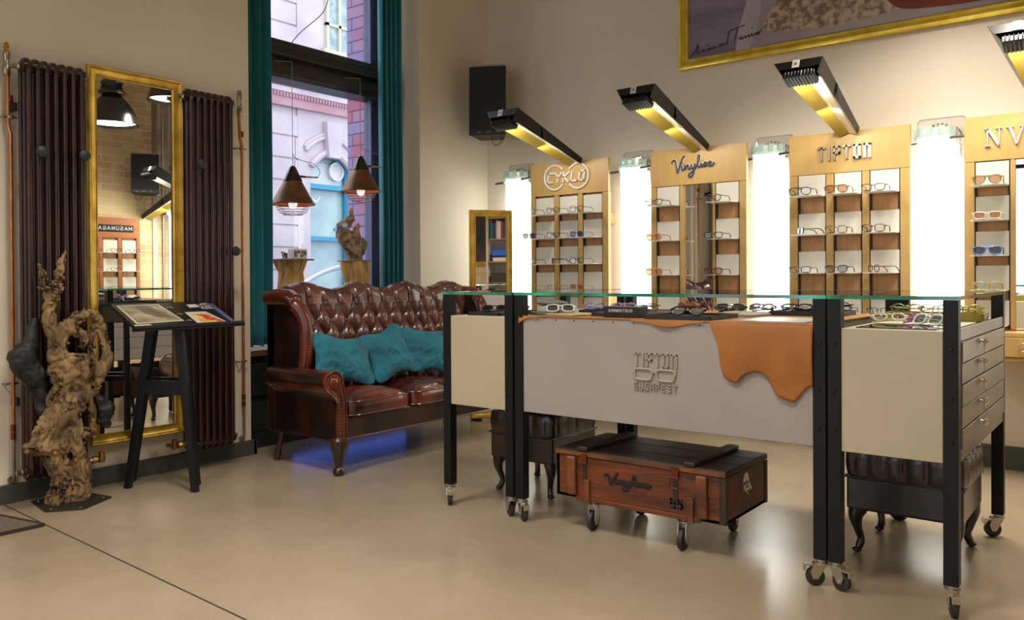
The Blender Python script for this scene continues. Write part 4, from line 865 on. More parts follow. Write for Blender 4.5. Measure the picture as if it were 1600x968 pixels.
# ================================================================ WALL DISPLAY CABINETS
oak = M('light_oak', 'bf9a58', .45, col2='b39258', sc=5, stretch=(9, 9, .5), det=4, lo=.3, hi=.7); oakd = M('oak_recess', 'c08f5c', .5, col2='ae7f4e', sc=5, stretch=(9, 9, .5))
railm = M('slotted_rail', '2a1c16', .5, .3); platem = M('white_plate', 'd2cdbf', .45); shelfm = glassmat('frosted_shelf', (.9, .93, .9), .1, tint=(.75, .76, .70), opac=.75)
white = M('sign_white', 'd9d4cf', .4)
def cabinet(label, X0, cols, rows, ph, sh, ztop=1.977, zhead=1.728, zbot=.80, loc=None, rz=0, W=.705, mirror=None, wood=None, mtilt=0):
    """local frame: x along width from 0, y=0 front (faces -y), z up; cols: (x0,x1) cell spans relative; rows: plate top z list"""
    t = thing('display_cabinet', label, 'display cabinet', loc or (X0, 5.2, 0), rz, 'wall display cabinets for eyewear'); wd = wood or oak
    B().box(0, W, 0, .03, zhead, ztop).out('header_board', wd, t, bevel=.001, world=False)
    B().box(0, W, .022, .04, zbot, zhead).out('back_board', oakd, t, world=False)
    spans = sorted(cols+([mirror] if mirror else [])); xs = 0
    for a, c in spans+[(W, W)]:
        if a-xs > .004: B().box(xs, a, 0, .022, zbot, zhead-.002).out('stile', wd, t, bevel=.001, world=False)
        xs = c
    if rz == 0:
        for z in (1.5, .9): B().box(.06, W-.06, .04, .2, z, z+.08).out('mounting_batten', oakd, t, world=False)
    for a, c in cols:
        B().box(a, a+.012, .010, .022, zbot, zhead).out('rail', railm, t, world=False); B().box(c-.012, c, .010, .022, zbot, zhead).out('rail', railm, t, world=False)
        for z in rows:
            z2 = z-ph; p = B().box(a+.006, c-.006, .004, .008, z2, z-.004); p.out('plate', platem, t, bevel=.001, world=False)
            if sh: B().box(a-.004, c-.008, -.128, .004, z2-.004, z2).out('shelf', shelfm, t, world=False)
    if mirror: B().prism([(mirror[0], .018, zbot), (mirror[1], .018-mtilt, zbot), (mirror[1], .018-mtilt, zhead-.004), (mirror[0], .018, zhead-.004)], (0, .005, 0)).out('mirror_panel', silv, t, world=False)
    return t
# ---- eyeglasses
def outline(st, w_, h_):
    pts = []; N = 26
    for k in range(N):
        a = 2*pi*k/N; ca, sa = cos(a), sin(a)
        n = {'round': 2.0, 'panto': 2.4, 'rect': 4.2, 'square': 3.4, 'aviator': 2.8, 'cat': 2.8}[st]; r = (abs(ca)**n+abs(sa)**n)**(-1/n); x, z = ca*r, sa*r
        if st == 'panto' and z < 0: x *= 1-.12*abs(z)
        if st == 'aviator' and z < 0: x *= 1-.22*abs(z); 
        if st == 'aviator' and z < 0: x += .10*abs(z)
        if st == 'cat': z += .28*max(0, x)*(.5+.5*z); x *= 1-.12*max(0, -z)
        if st == 'rect' and z < 0: x *= 1-.06*abs(z)
        pts.append((x*w_/2, z*h_/2))
    return pts
GS = {'round': (.045, .042), 'panto': (.048, .042), 'rect': (.054, .036), 'square': (.052, .041), 'aviator': (.056, .044), 'cat': (.054, .040)}
lens_mats = {}
def lensmat(tint):
    if tint is None: return glassmat('clear_lens', (.96, .96, .96), .12)
    nm, col = tint
    return glassmat('lens_'+nm, [c**.42 for c in lin(col)[:3]], .1, tint=lin(col)[:3], opac=.14)
def glasses(st, fmat, tint, loc, rz, label, group, thick=.0018, pitch=0, folded=False, roll=0):
    thick *= 1.3
    t = thing('eyeglasses', label, 'eyeglasses' if tint is None else 'sunglasses', loc, rz, group)
    w_, h_ = GS[st]; z0 = h_/2+thick; cx = w_/2+.009
    Mx = Matrix.Rotation(pitch, 4, 'X') @ Matrix.Rotation(roll, 4, 'Y')
    b = B()
    for s_ in (-1, 1):
        P = [(s_*(cx+x), .004*((cx+x)/.07)**2, z0+z) for x, z in outline(st, w_, h_)]; b.tube(P, thick, 6, closed=True)
        e = s_*(cx+w_/2); zt2 = z0+h_*.28; b.tube([(e-s_*.003, .004, zt2), (e+s_*.006, .006, zt2), (e+s_*.008, .012, zt2)], thick*1.2, 6)
    b.tube(crom([(-.012, 0, z0+h_*.22), (0, -.002, z0+h_*.32), (.012, 0, z0+h_*.22)], 3), thick*1.1, 6)
    if st == 'aviator': b.tube([(-.03, 0, z0+h_*.46), (.03, 0, z0+h_*.46)], thick, 6)
    parts = [('frame_front', b, fmat)]
    for s_ in (-1, 1):
        P = [Vector((s_*(cx+x), .004*((cx+x)/.07)**2, z0+z)) for x, z in outline(st, w_-.002, h_-.002)]
        lb = B().prism(P, (0, .0008, 0)); parts.append(('lens', lb, lensmat(tint)))
        e = s_*(cx+w_/2+.008); zt2 = z0+h_*.28; tb = B()
        if folded: pts = [(e, .012, zt2), (e-s_*.03, .018+.004*s_, zt2-.002), (e-s_*.09, .022+.004*s_, zt2-.004), (e-s_*.12, .024+.004*s_, zt2-.012)]
        else: pts = [(e, .012, zt2), (e-s_*.001, .06, zt2+.001), (e-s_*.004, .098, zt2), (e-s_*.006, .116, zt2-.012), (e-s_*.007, .127, max(.002, zt2-.03))]
        tb.tube(crom(pts, 3), thick*1.05, 6); parts.append(('temple', tb, fmat))
    for nm, b_, mm in parts:
        b_.v = [tuple(Mx @ Vector(p)) for p in b_.v]
    zmin = min(p[2] for nm, b_, mm in parts for p in b_.v)
    for nm, b_, mm in parts:
        b_.v = [(p[0], p[1], p[2]-zmin+.0005) for p in b_.v]; b_.out(nm, mm, t, world=False, ang=60)
    return t
fblack = M('acetate_black', '100f10', .2, coat=.5); fthin = M('wire_gunmetal', '2c2a2a', .3, .8); ftort = M('acetate_tortoise', '5a2f14', .2, col2='2a140a', sc=60, coat=.5); fblue = M('acetate_blue', '1f66b8', .25, coat=.4)
fyel = M('acetate_yellow', 'b8a02a', .3, col2='8f8420', sc=50, coat=.4); famb = M('acetate_amber', 'b36a24', .25, coat=.5); folive = M('acetate_olive', '6c6b34', .3, coat=.4); fclear = M('acetate_clear', 'd9cdb2', .2, coat=.5); fpurp = M('acetate_purple', '7a4fb0', .25, coat=.5)
fred = M('acetate_burgundy', '5a1c22', .25, coat=.4); fbrown = M('acetate_brown', '4a2c1a', .25, coat=.5); fwhite = M('acetate_white', 'd6d2cc', .3, coat=.4); fmag = M('acetate_magenta', 'a0309a', .25, coat=.5)
grad = ('brown', 'c79a80'); smoke = ('smoke', '6d6b74'); pink = ('pink', 'c98a7c'); dgrey = ('grey', '54555c'); blk_l = ('black', '18181a'); lgrey = ('palegrey', 'a5a49c')
# CYKLO
CW = [(.040, .223), (.266, .440), (.481, .655)]
rC = [1.716, 1.532, 1.336, 1.140, .95]
cabinet('oak wall cabinet with the white double ring sign, farthest left on the back wall', -3.86, CW, rC, .138, True)
gC = 'eyewear on the farthest left wall cabinet'
sp = [[('round', fthin, None, 'thin dark round glasses'), ('panto', fthin, None, 'thin dark panto glasses'), ('square', fthin, None, 'thin dark square glasses')],
      [('square', fblue, dgrey, 'blue sunglasses with dark grey lenses'), ('panto', fthin, None, 'thin wire glasses'), ('square', fblue, smoke, 'blue glasses with smoky lenses')],
      [('panto', fthin, None, 'fine dark wire glasses'), ('round', fthin, None, 'fine dark sideways glasses'), ('square', fthin, None, 'fine dark squarish glasses')],
      [('panto', fyel, None, 'thin yellow glasses'), ('round', fyel, None, 'yellow round glasses'), ('square', fyel, pink, 'yellow glasses with pink lenses')]]
RN = ['top', 'second', 'third', 'fourth']; CN = ['left', 'middle', 'right']
rr = random.Random(3)
for r, row in enumerate(sp):
    for c, (st, fmt, ti, nm) in enumerate(row):
        a, e = CW[c]; rz = -.05+rr.uniform(-.06, .06)
        x = -3.86+(a+e)/2-.055
        if r == 2 and c == 1: rz = -1.1; x -= .0
        glasses(st, fmt, ti, (x, 5.068, rC[r]-.138), rz, '%s, %s column, %s shelf, far left cabinet' % (nm, CN[c], RN[r]), gC, thick=.0015)
b = B(); y = 5.2
for cx, cz, a0, a1 in ((-3.628, 1.862, .55, 5.9), (-3.415, 1.862, -2.6, 2.75)):
    rg = []
    if cx < -3.5: segs = [(.62, 2*pi-.62)]
    else: segs = [(-pi+.62, pi-.62)]
    for s0, s1 in segs: b.tube([(cx+.094*cos(s0+(s1-s0)*k/40), y-.006, cz+.094*sin(s0+(s1-s0)*k/40)) for k in range(41)], .0085, 8)
letters(b, 'CYKLO', (-3.700, y, 1.826), (1, 0, 0), (0, 0, 1), .068, .054, .018, .013, .014, (0, -1, 0), .18)
def sign(b, label, loc, mt=white, name='cabinet_sign'): return tag(b.out(name, mt, off=loc, bevel=.001), label, 'sign', 'maker signs on the cabinets')
sign(b, 'white double ring sign with the letters CYKLO on the far left cabinet header', (-3.52, 5.19, 1.86))
# Vinylize
CV = [(.040, .222), (.480, .652)]; rV = [1.728, 1.486, 1.248, 1.006]
cabinet('oak wall cabinet with a black script sign and a mirror strip in its centre', -2.803, CV, rV, .138, True, mirror=(.245, .462), W=.70, mtilt=.032)
gV = 'eyewear on the cabinet with the mirror strip'
for c, col in enumerate(([('rect', ftort, None, 'dark tortoise rectangular glasses'), ('panto', famb, ('amberlight', 'd0a68a'), 'amber panto sunglasses with pale brown lenses'), ('square', famb, grad, 'amber sunglasses with brown lenses')],
                         [('round', fbrown, None, 'dark brown round glasses'), ('rect', fblack, None, 'bold black rectangular glasses'), ('square', ftort, grad, 'tortoise sunglasses with brown lenses')])):
    for r, (st, fmt, ti, nm) in enumerate(col):
        a, e = CV[c]; glasses(st, fmt, ti, (-2.803+(a+e)/2-.04, 5.068, rV[r]-.138), -.06+rr.uniform(-.05, .05), '%s, %s shelf %s of the mirror strip' % (nm, RN[r], ('left', 'right')[c]), gV, thick=.0022)
b = B(); script(b, (-2.636, 5.194, 1.782), (1, 0, 0), (0, 0, 1), .314, .140, .0068, (0, -1, 0), .5); t = thing('cabinet_sign', 'black script sign reading Vinylize edged in white on a cabinet header', 'sign', (-2.48, 5.19, 1.85), 0, 'maker signs on the cabinets')
b.out('lettering', M('script_dark', '3a2c26', .4), t); b = B(); script(b, (-2.636, 5.1985, 1.782), (1, 0, 0), (0, 0, 1), .314, .140, .0105, (0, -1, 0), .15); b.out('outline', white, t)
# TIPTON
CT = [(.052, .228), (.272, .440), (.480, .652)]; rT = [1.730, 1.490, 1.254, 1.010]
cabinet('oak wall cabinet with three columns and grey metal letters on its header', -1.821, CT, rT, .138, True)
gT = 'eyewear on the three column cabinet at the right'
sp = [[('aviator', fblack, None, 'black aviator glasses'), ('aviator', ftort, grad, 'tortoise aviator sunglasses with brown lenses'), ('rect', fbrown, None, 'slim brown rectangular glasses')],
      [('rect', fblack, None, 'black glasses turned sideways'), ('square', fbrown, None, 'dark brown square glasses'), ('square', fblack, None, 'black square glasses')],
      [('rect', fblack, None, 'black rectangular glasses'), ('cat', fblack, lgrey, 'black cat eye sunglasses with pale grey lenses'), ('round', fred, None, 'burgundy round glasses turned aside')]]
for r, row in enumerate(sp):
    for c, (st, fmt, ti, nm) in enumerate(row):
        a, e = CT[c]; rz = .0+rr.uniform(-.06, .06)
        if r == 1 and c == 0: rz = -.95
        if r == 2 and c == 2: rz = -.75
        glasses(st, fmt, ti, (-1.821+(a+e)/2-.03, 5.068, rT[r]-.138), rz, '%s, %s shelf, %s column, three column cabinet' % (nm, RN[r], CN[c]), gT, thick=.0021)
for c, (st, nm) in enumerate((('square', 'black square glasses'), ('panto', 'thin dark panto glasses'), ('rect', 'dark rectangular glasses'))):
    a, e = CT[c]; glasses(st, fblack, None, (-1.821+(a+e)/2-.0, 5.068, rT[3]-.138), 0, '%s on the lowest shelf, %s column, seen below the glass table top' % (nm, CN[c]), gT, thick=.002)
b = B(); t = thing('cabinet_sign', 'grey metal letters TIPTON standing on a cabinet header', 'sign', (-1.46, 5.19, 1.85), 0, 'maker signs on the cabinets')
letters(b, 'TIPT', (-1.634, 5.2, 1.812), (1, 0, 0), (0, 0, 1), .072, .036, .022, .013, .016, (0, -1, 0)); b.out('letter_row', M('letter_pewter', 'a59b8b', .35, .8), t, bevel=.001)
b = B(); letters(b, 'ON', (-1.634+3*.058+.0328+.002, 5.2, 1.812), (1, 0, 0), (0, 0, 1), .072, .036, .022, .015, .016, (0, -1, 0)); b.out('letter_row', M('letter_mirror', 'f2f2ee', .25, .6), t, bevel=.001)  # same pewter letters, the light on them put into a brighter colour
# NV
CN_ = [(.050, .222), (.480, .652)]; rN = [1.726, 1.536, 1.343, 1.154, .963]
cabinet('oak wall cabinet at the right edge with silver serif letters and a mirror panel', -.836, CN_, rN, .138, True, mirror=(.245, .462))
for r, (st, fmt, ti, nm) in enumerate((('aviator', folive, grad, 'olive aviator sunglasses with brown gradient lenses on the top shelf'), ('rect', fclear, grad, 'clear framed sunglasses with brown lenses on the second shelf'),
                         ('aviator', fblue, smoke, 'bright blue sunglasses with grey lenses on the third shelf'), ('square', fyel, None, 'mustard yellow glasses on the fourth shelf'))):
    glasses(st, fmt, ti, (-.836+.130, 5.068, rN[r]-.138), .05, nm+' of the right edge cabinet', 'eyewear on the cabinet at the right edge', thick=.0024)
b = B(); N_ = lambda x, z: (x, 5.2, z)
def poly(pts): b.prism([(x, 5.2, z) for x, z in pts], (0, -.012, 0))
x0, z0, z1 = -.735, 1.803, 1.903
poly([(x0, z0), (x0+.03, z0), (x0+.03, z0+.005), (x0, z0+.005)]); poly([(x0+.01, z0), (x0+.018, z0), (x0+.018, z1), (x0+.01, z1)]); poly([(x0-.002, z1-.005), (x0+.025, z1-.005), (x0+.025, z1), (x0-.002, z1)])
poly([(x0+.008, z1), (x0+.026, z1), (x0+.076, z0), (x0+.062, z0)]); poly([(x0+.066, z0), (x0+.073, z0), (x0+.073, z1), (x0+.066, z1)]); poly([(x0+.054, z1-.005), (x0+.084, z1-.005), (x0+.084, z1), (x0+.054, z1)])
x0 = -.632
poly([(x0, z1-.005), (x0+.035, z1-.005), (x0+.035, z1), (x0, z1)]); poly([(x0+.008, z1), (x0+.026, z1), (x0+.052, z0), (x0+.044, z0)]); poly([(x0+.076, z1), (x0+.083, z1), (x0+.052, z0), (x0+.044, z0)]); poly([(x0+.062, z1-.005), (x0+.094, z1-.005), (x0+.094, z1), (x0+.062, z1)])
sign(b, 'silver serif letters NV on the header of the right edge cabinet', (-.62, 5.19, 1.85), M('letter_silver', 'd8d6d2', .25, .7))
t = thing('drawer_unit', 'low oak drawer unit on the wall below the right edge cabinet', 'drawer unit', (-.5, 5.2, .65)); b = B().box(-.836, -.13, 5.005, YB, .772, .795).box(-.836, -.13, 5.005, YB, .645, .664).box(-.836, -.818, 5.005, YB, .66, .775).box(-.148, -.13, 5.005, YB, .66, .775).box(-.82, -.14, 5.3, 5.32, .66, .775); b.out('carcass', oak, t, bevel=.002)
d = B().box(-.815, -.151, 4.998, 5.016, .667, .769).out('drawer', oak, t, bevel=.002); b = B()
for s_ in (-1, 1): b.tube([(-.50+s_*.030+.022*cos(2*pi*k/18), 4.984, .722+.022*sin(2*pi*k/18)) for k in range(18)], .003, 6, closed=True).tube([(-.50+s_*.052, 4.984, .73), (-.50+s_*.056, 5.0, .73)], .003, 6)
b.tube([(-.508, 4.984, .724), (-.492, 4.984, .724)], .003, 6); b.out('handle', M('pull_chrome'if 0 else 'pull_silver', 'd0ccc2', .25, .9), d)
# MASUNAGA on the brick wall (seen in the tall mirror)
CM = [(.040, .215), (.262, .437), (.484, .655)]; rM = [1.56, 1.345, 1.13, .92]
cabinet('reddish oak cabinet with a black name plate on the brick wall, in the tall mirror', 0, CM, rM, .15, True, ztop=1.82, zhead=1.585, loc=(XR-.045, 5.02, 0), rz=-pi/2, wood=M('reddish_oak', 'a8693c', .5, col2='9a5c34', sc=5, stretch=(.6, 9, 9)))
rnd = random.Random(8)
for c in range(3):
    for r in range(3):
        if (c, r) in ((0, 1), (0, 2)): continue
        a, e = CM[c]; glasses('panto', (ftort, fblack, fbrown)[(c+r) % 3], None, (XR-.045-.132, 5.02-(a+e)/2, rM[r]-.15), -pi/2+.1, '%s glasses, %s shelf, column %s on the brick wall cabinet' % (('tortoise', 'black', 'brown')[(c+r) % 3], RN[r], ('nearest the corner', 'in the middle', 'farthest from the corner')[c]), 'eyewear on the brick wall cabinet', thick=.002)
t = thing('cabinet_sign', 'black plate reading MASUNAGA on the brick wall cabinet', 'sign', (XR-.05, 4.75, 1.70), 0, 'maker signs on the cabinets'); B().box(XR-.052, XR-.0455, 4.44, 4.94, 1.655, 1.735).out('plate', M('plate_black', '0c0c0c', .4), t)
b = B(); letters(b, 'MASUNAGA', (XR-.052, 4.92, 1.678), (0, -1, 0), (0, 0, 1), .036, .034, .017, .007, .003, (-1, 0, 0), 0, {'N': [[(.1, 0), (.1, 1), (.9, 0), (.9, 1)]], 'A': [[(0, 0), (.5, 1), (1, 0)], [(.2, .35), (.8, .35)]], 'M': [[(0, 0), (0, 1), (.5, .3), (1, 1), (1, 0)]]}); b.out('lettering', white, t)
# ================================================================ LIGHT COLUMNS between the cabinets
tubem = M('column_glow', (.97, 1, .96), emit=TUBE_E); acr = glassmat('clear_acrylic', (.86, .83, .80), .12, tint=(.62, .57, .52), opac=.35); coll = glassmat('frosted_collar', (.72, .82, .76), .1, tint=(.55, .65, .60), opac=.6)
rodm = M('rod_brushed', '6f665f', .35, .8); holem = M('hole_rim', '4a443c', .4, .6)
def column(xc, label, w_=.255):
    t = thing('light_column', label, 'light column', (xc, 5.3, 0), 0, 'glowing light columns between the cabinets'); y = 5.305
    for dx in (-.055, 0.045): B().lathe([(.001, .62), (.052, .62), (.052, 1.895), (.001, 1.895)], (xc-.02+dx, y, 0), 24).out('light_tube', tubem, t)
    b = B(); b.lathe([(.088, 1.865), (.106, 1.865), (.106, 1.90), (.094, 1.902), (.094, 1.945), (.088, 1.945)], (xc-.03, y, 0), 36)
    for k in range(10): a = 2*pi*k/10+.2; b.ob((xc-.03+.097*cos(a), y+.097*sin(a), 1.93), (.014*-sin(a), .014*cos(a), 0), (.010*cos(a), .010*sin(a), 0), (0, 0, .024))
    b.out('collar', coll, t)
    x0, x1 = xc-w_/2, xc+w_/2; r = .025; pts = []
    for (cx, cz, a0) in ((x1-r, 2.015-r, 0), (x0+r, 2.015-r, pi/2)):
        for k in range(7): a = a0+pi/2*k/6; pts.append((cx+r*cos(a), y+.03, cz+r*sin(a)))
    pts += [(x0, y+.03, 1.79), (x0+.012, y+.03, 1.775), (x0+.028, y+.03, 1.79), (x0+.035, y+.03, 1.90), (x1-.035, y+.03, 1.90), (x1-.028, y+.03, 1.79), (x1-.012, y+.03, 1.775), (x1, y+.03, 1.79)]
    p = B().prism(pts, (0, .006, 0)).out('acrylic_plate', acr, t)
    b = B().tube([v for v in pts], .0035, 6, closed=True); b.out('plate_edge', M('acrylic_edge', '9b9188', .3), p)
    hl = [(.085*cos(a)-.01, .085*sin(a)+1.895, .0065) for a in [radians(q) for q in (12, 24, 36, 50, 64, 80, 96, 112)]]+[(.105*cos(a), .075*sin(a)+1.90, .005) for a in [radians(q) for q in (8, 18, 28, 40)]]+[(.09+.02*sin(k*2.3), 1.86-.012*k, .003) for k in range(5)]
    b = B()
    for dx, z, rr_ in hl: b.lathe([(rr_*.55, 0), (rr_, 0), (rr_, .003), (rr_*.55, .003)], (xc+dx, y+.029, z), 10, (0, -1, 0), caps=False)
    o = b.out('perforations', holem, p); o['kind'] = 'stuff'
    b = B().tube([(xc-.19, y-.07, 1.862), (xc-.115, y-.06, 1.868)], .009, 8).tube([(xc+.06, y-.05, 1.884), (xc+.175, y-.07, 1.885)], .009, 8).tube([(xc-.115, y-.06, 1.868), (xc-.115, YB, 1.868)], .006, 6).tube([(xc+.06, y-.05, 1.884), (xc+.06, YB, 1.884)], .006, 6); b.out('rod', rodm, t)
column(-4.055, 'glowing white column at the far left of the cabinets, behind the leaning gold mirror')
column(-2.975, 'glowing white column between the double ring cabinet and the mirror strip cabinet')
column(-1.965, 'glowing white column left of the three column cabinet')
column(-.975, 'glowing white column left of the right edge cabinet')
column(.45, 'glowing white column in the brick wall corner, seen in the tall mirror')
# ================================================================ ARM LAMPS
armb = M('arm_black', '1c1a18', .3, .4); armg = M('arm_gold', 'b39a3e', .4, .5, col2='a38c3c', sc=8); armw = M('arm_reflector', 'e6e2d4', .2, .7)
def armlamp(xr, label, yt=4.43, zt=2.255, yb=5.195, zb=1.985, wt=.265, wb=.135, loc0=None, rz=0):
    """built along its own axis: base at the cabinet top, tip out in the room"""
    t = thing('arm_lamp', label, 'lamp', loc0 or (xr, yb, zb), rz, 'black and gold arm lamps over the cabinets')
    ax = Vector((0, yt-yb, zt-zb)); n_ = Vector((0, -(zt-zb), (yt-yb))).normalized()      # n_: down across the arm
    if n_.z > 0: n_ = -n_
    def p(u, x, d): w_ = wb+(wt-wb)*u; return Vector((0, 0, 0))+ax*u+Vector((-w_*(1-x), 0, 0))+n_*(d*(.045+.045*u))
    def panel(q0, q1, q2, q3, th, name, mt, off=Vector((0, 0, 0))):
        nn = (q1-q0).cross(q3-q0).normalized()*th; return B().prism([q0, q1, q2, q3], nn).out(name, mt, t, world=False)
    panel(p(0, 0, 0), p(0, 1, 0), p(1, 1, 0), p(1, 0, 0), -.003, 'top_panel', armb)
    panel(p(0, 1, 0), p(0, .93, 1), p(1, .93, 1), p(1, 1, 0), .004, 'side_panel', armb)
    panel(p(0, 0, 0), p(1, 0, 0), p(1, .22, 1), p(0, .15, 1), .004, 'side_panel', armb)
    # reflectors: gold at left, pale at right, forming a shallow vee
    panel(p(0, .15, 1), p(.93, .22, 1), p(.93, .55, .55), p(0, .55, .55), .003, 'gold_reflector', armg)
    panel(p(0, .55, .55), p(.93, .55, .55), p(.93, .93, 1), p(0, .93, 1), .003, 'pale_reflector', armw)
    q = [p(1, 0, 0), p(1, 1, 0), p(1, .96, .55), p(1, .12, .55)]; B().prism(q, ax.normalized()*.004).out('end_plate', armb, t, world=False)
    c = p(1, .47, .25)+ax.normalized()*.006; b = B().ob(c, (.019, 0, 0), n_*.024, ax.normalized()*.0015); b.out('badge', M('badge_white', 'c9c4ba', .4), t, world=False)
    B().lathe([(.001, 0), (.010, 0), (.008, .003), (.001, .003)], c, 12, ax.normalized()).out('badge_disc', M('badge_brass', '9a8558', .4, .6), t, world=False)
    c = p(.965, .56, 1.12); b = B().ob(c, (.085, 0, 0), ax.normalized()*.045, n_*.016); 
    for k in range(9): b.ob(c+Vector((-.07+k*.0175, 0, 0))+ax.normalized()*.0, (.003, 0, 0), ax.normalized()*.05, n_*.020)
    b.out('floodlight', armb, t, world=False, bevel=.003); b = B().tube([p(.99, .8, .45), p(.98, .62, .7), p(.97, .5, 1.0)], .004, 6).tube([p(.96, .2, .6), p(.96, .25, 1.05)], .004, 6); b.out('lamp_yoke', armb, t, world=False)
    b = B().prism([p(.62, 1.0, .0), p(.66, 1.0, .0), p(.60, .985, .9), p(.57, .985, .9)], (.003, 0, 0)); b.out('joint_line', M('joint_dark', '060606', .6), t, world=False)
    for u, e in ((.86, 1.0), (.45, .45)):
        ld = bpy.data.lights.new('arm', 'AREA'); ld.shape = 'RECTANGLE'; ld.size = .12; ld.size_y = .05; ld.energy = ARM_W*e; ld.color = (1, .95, .85)
        lo_ = bpy.data.objects.new('arm_light', ld); C.objects.link(lo_); lo_.parent = t; lo_.location = p(u, .56, 1.35)
        d = (Vector((0, .75, -.5))).normalized(); lo_.rotation_euler = d.to_track_quat('-Z', 'Y').to_euler()
    return t
armlamp(-3.374, 'black and gold arm lamp over the far left cabinet, its tip before the loudspeaker', yt=4.40, zt=2.24)
armlamp(-2.358, 'black and gold arm lamp over the mirror strip cabinet', yt=4.43, zt=2.255)
armlamp(-1.393, 'black and gold arm lamp over the three column cabinet', yt=4.50, zt=2.27)
armlamp(-.36, 'black and gold arm lamp cut by the right edge of the view', yt=4.50, zt=2.28)
armlamp(0, 'black and gold arm lamp on the brick wall, seen in the tall mirror', loc0=(XR-.02, 5.05, 1.86), rz=-pi/2, yt=-.74, zt=.27+0, yb=0, zb=0)
# ================================================================ PAINTING
t = thing('painting', 'huge gold framed painting of blurred shapes high on the back wall', 'painting', (-1.2, 5.36, 2.56))
PX0, PX1, PZ0, PZ1, PYY = -2.665, .55, 2.565, 4.15, 5.395
def cs2(c, i, h): return ((PX0+i) if c in (0, 3) else (PX1-i), PYY-h, (PZ0+i) if c in (0, 1) else (PZ1-i))
b = B(); frame_prof(b, cs2, [(0, 0), (0, .035), (.008, .045), (.02, .048), (.034, .036), (.05, .026), (.058, .030), (.066, .026), (.070, .015)]); b.f = [f[::-1] for f in b.f]; b.out('frame', gold2, t, ang=25)
y = PYY-.014
cv = B().box(PX0+.05, PX1-.05, y, y+.006, PZ0+.05, PZ1-.05).out('canvas', M('canvas_purple', '6c6272', .8, col2='8a8294', sc=1.5, stretch=(.6, 1, 5), det=4), t)
def shp(pts, d, name, mt): return B().prism([(x, y-d, z) for x, z in crom2(pts)], (0, -.0006, 0)).out(name, mt, cv)
def crom2(pts): return [(p.x, p.z) for p in crom([(a, 0, c) for a, c in pts], 6, closed=True)]
B().prism([(-2.03, y-.0004, 3.4), (-1.95, y-.0004, 3.4), (-2.10, y-.0004, 2.635), (-2.25, y-.0004, 2.635), (-2.22, y-.0004, 2.80)], (0, -.0006, 0)).out('pale_band', M('canvas_pale', 'b3aaae', .8, col2='a39aa0', sc=3), cv)
B().prism([(-1.97, y-.0012, 3.4), (.45, y-.0012, 3.4), (.45, y-.0012, 2.66), (-.5, y-.0012, 2.64), (-2.15, y-.0012, 2.64), (-2.10, y-.0012, 2.75)], (0, -.0006, 0)).out('grey_ground', M('canvas_grey', 'a39a98', .8, col2='94868c', sc=3), cv)
shp([(-2.05, 2.78), (-2.0, 2.72), (-1.85, 2.70), (-1.6, 2.68), (-1.3, 2.70), (-1.1, 2.76), (-1.25, 3.0), (-1.3, 3.4), (-1.7, 3.6), (-1.95, 3.2), (-1.95, 2.95)], .003, 'speckled_shape', M('canvas_speckle', 'b7a78e', .9, col2='7d6656', sc=26, det=8, lo=.42, hi=.62))
shp([(-1.25, 2.74), (-1.0, 2.68), (-.6, 2.67), (-.2, 2.70), (.2, 2.68), (.5, 2.9), (.4, 3.5), (-.6, 3.6), (-1.4, 3.4), (-1.35, 3.0)], .0045, 'red_shape', M('canvas_red', '8a3f2c', .8, col2='5a2a28', sc=2.2, det=3, lo=.35, hi=.6))
shp([(-1.05, 2.80), (-.8, 2.76), (-.55, 2.84), (-.62, 3.0), (-.9, 3.1), (-1.08, 2.95)], .006, 'orange_shape', M('canvas_orange', 'a9593c', .8, col2='8d4432', sc=3))
sgs = [[(0, 0), (.01, .02), (.04, .07), (.06, .13), (.055, .06), (.05, .03), (.08, .035)], [(.09, .04), (.105, .06), (.1, .03), (.13, .04), (.145, .06), (.145, .035), (.165, .06), (.17, .04), (.19, .065), (.195, .045), (.21, .05)],
       [(.13, .09), (.14, .10)], [(.22, .05), (.235, .08), (.24, .05), (.26, .08), (.26, .055), (.285, .085), (.30, .2), (.285, .06)], [(.31, .20), (.36, .215), (.42, .225)], [(.365, .21), (.35, .14), (.34, .07)],
       [(.37, .11), (.385, .08), (.39, .11), (.40, .08), (.42, .11), (.425, .085), (.445, .115), (.45, .085), (.47, .12), (.475, .09), (.50, .12), (.505, .09), (.52, .13), (.52, .095), (.545, .15)], [(.47, .17), (.475, .185)]]
b = B()
for g in sgs: b.tube(crom([(-2.58+x*.95, y-.004, 2.648+z*.62+x*.02) for x, z in g], 4), .0028, 5)
b.out('signature', M('ink_dark', '2e2629', .7), cv)
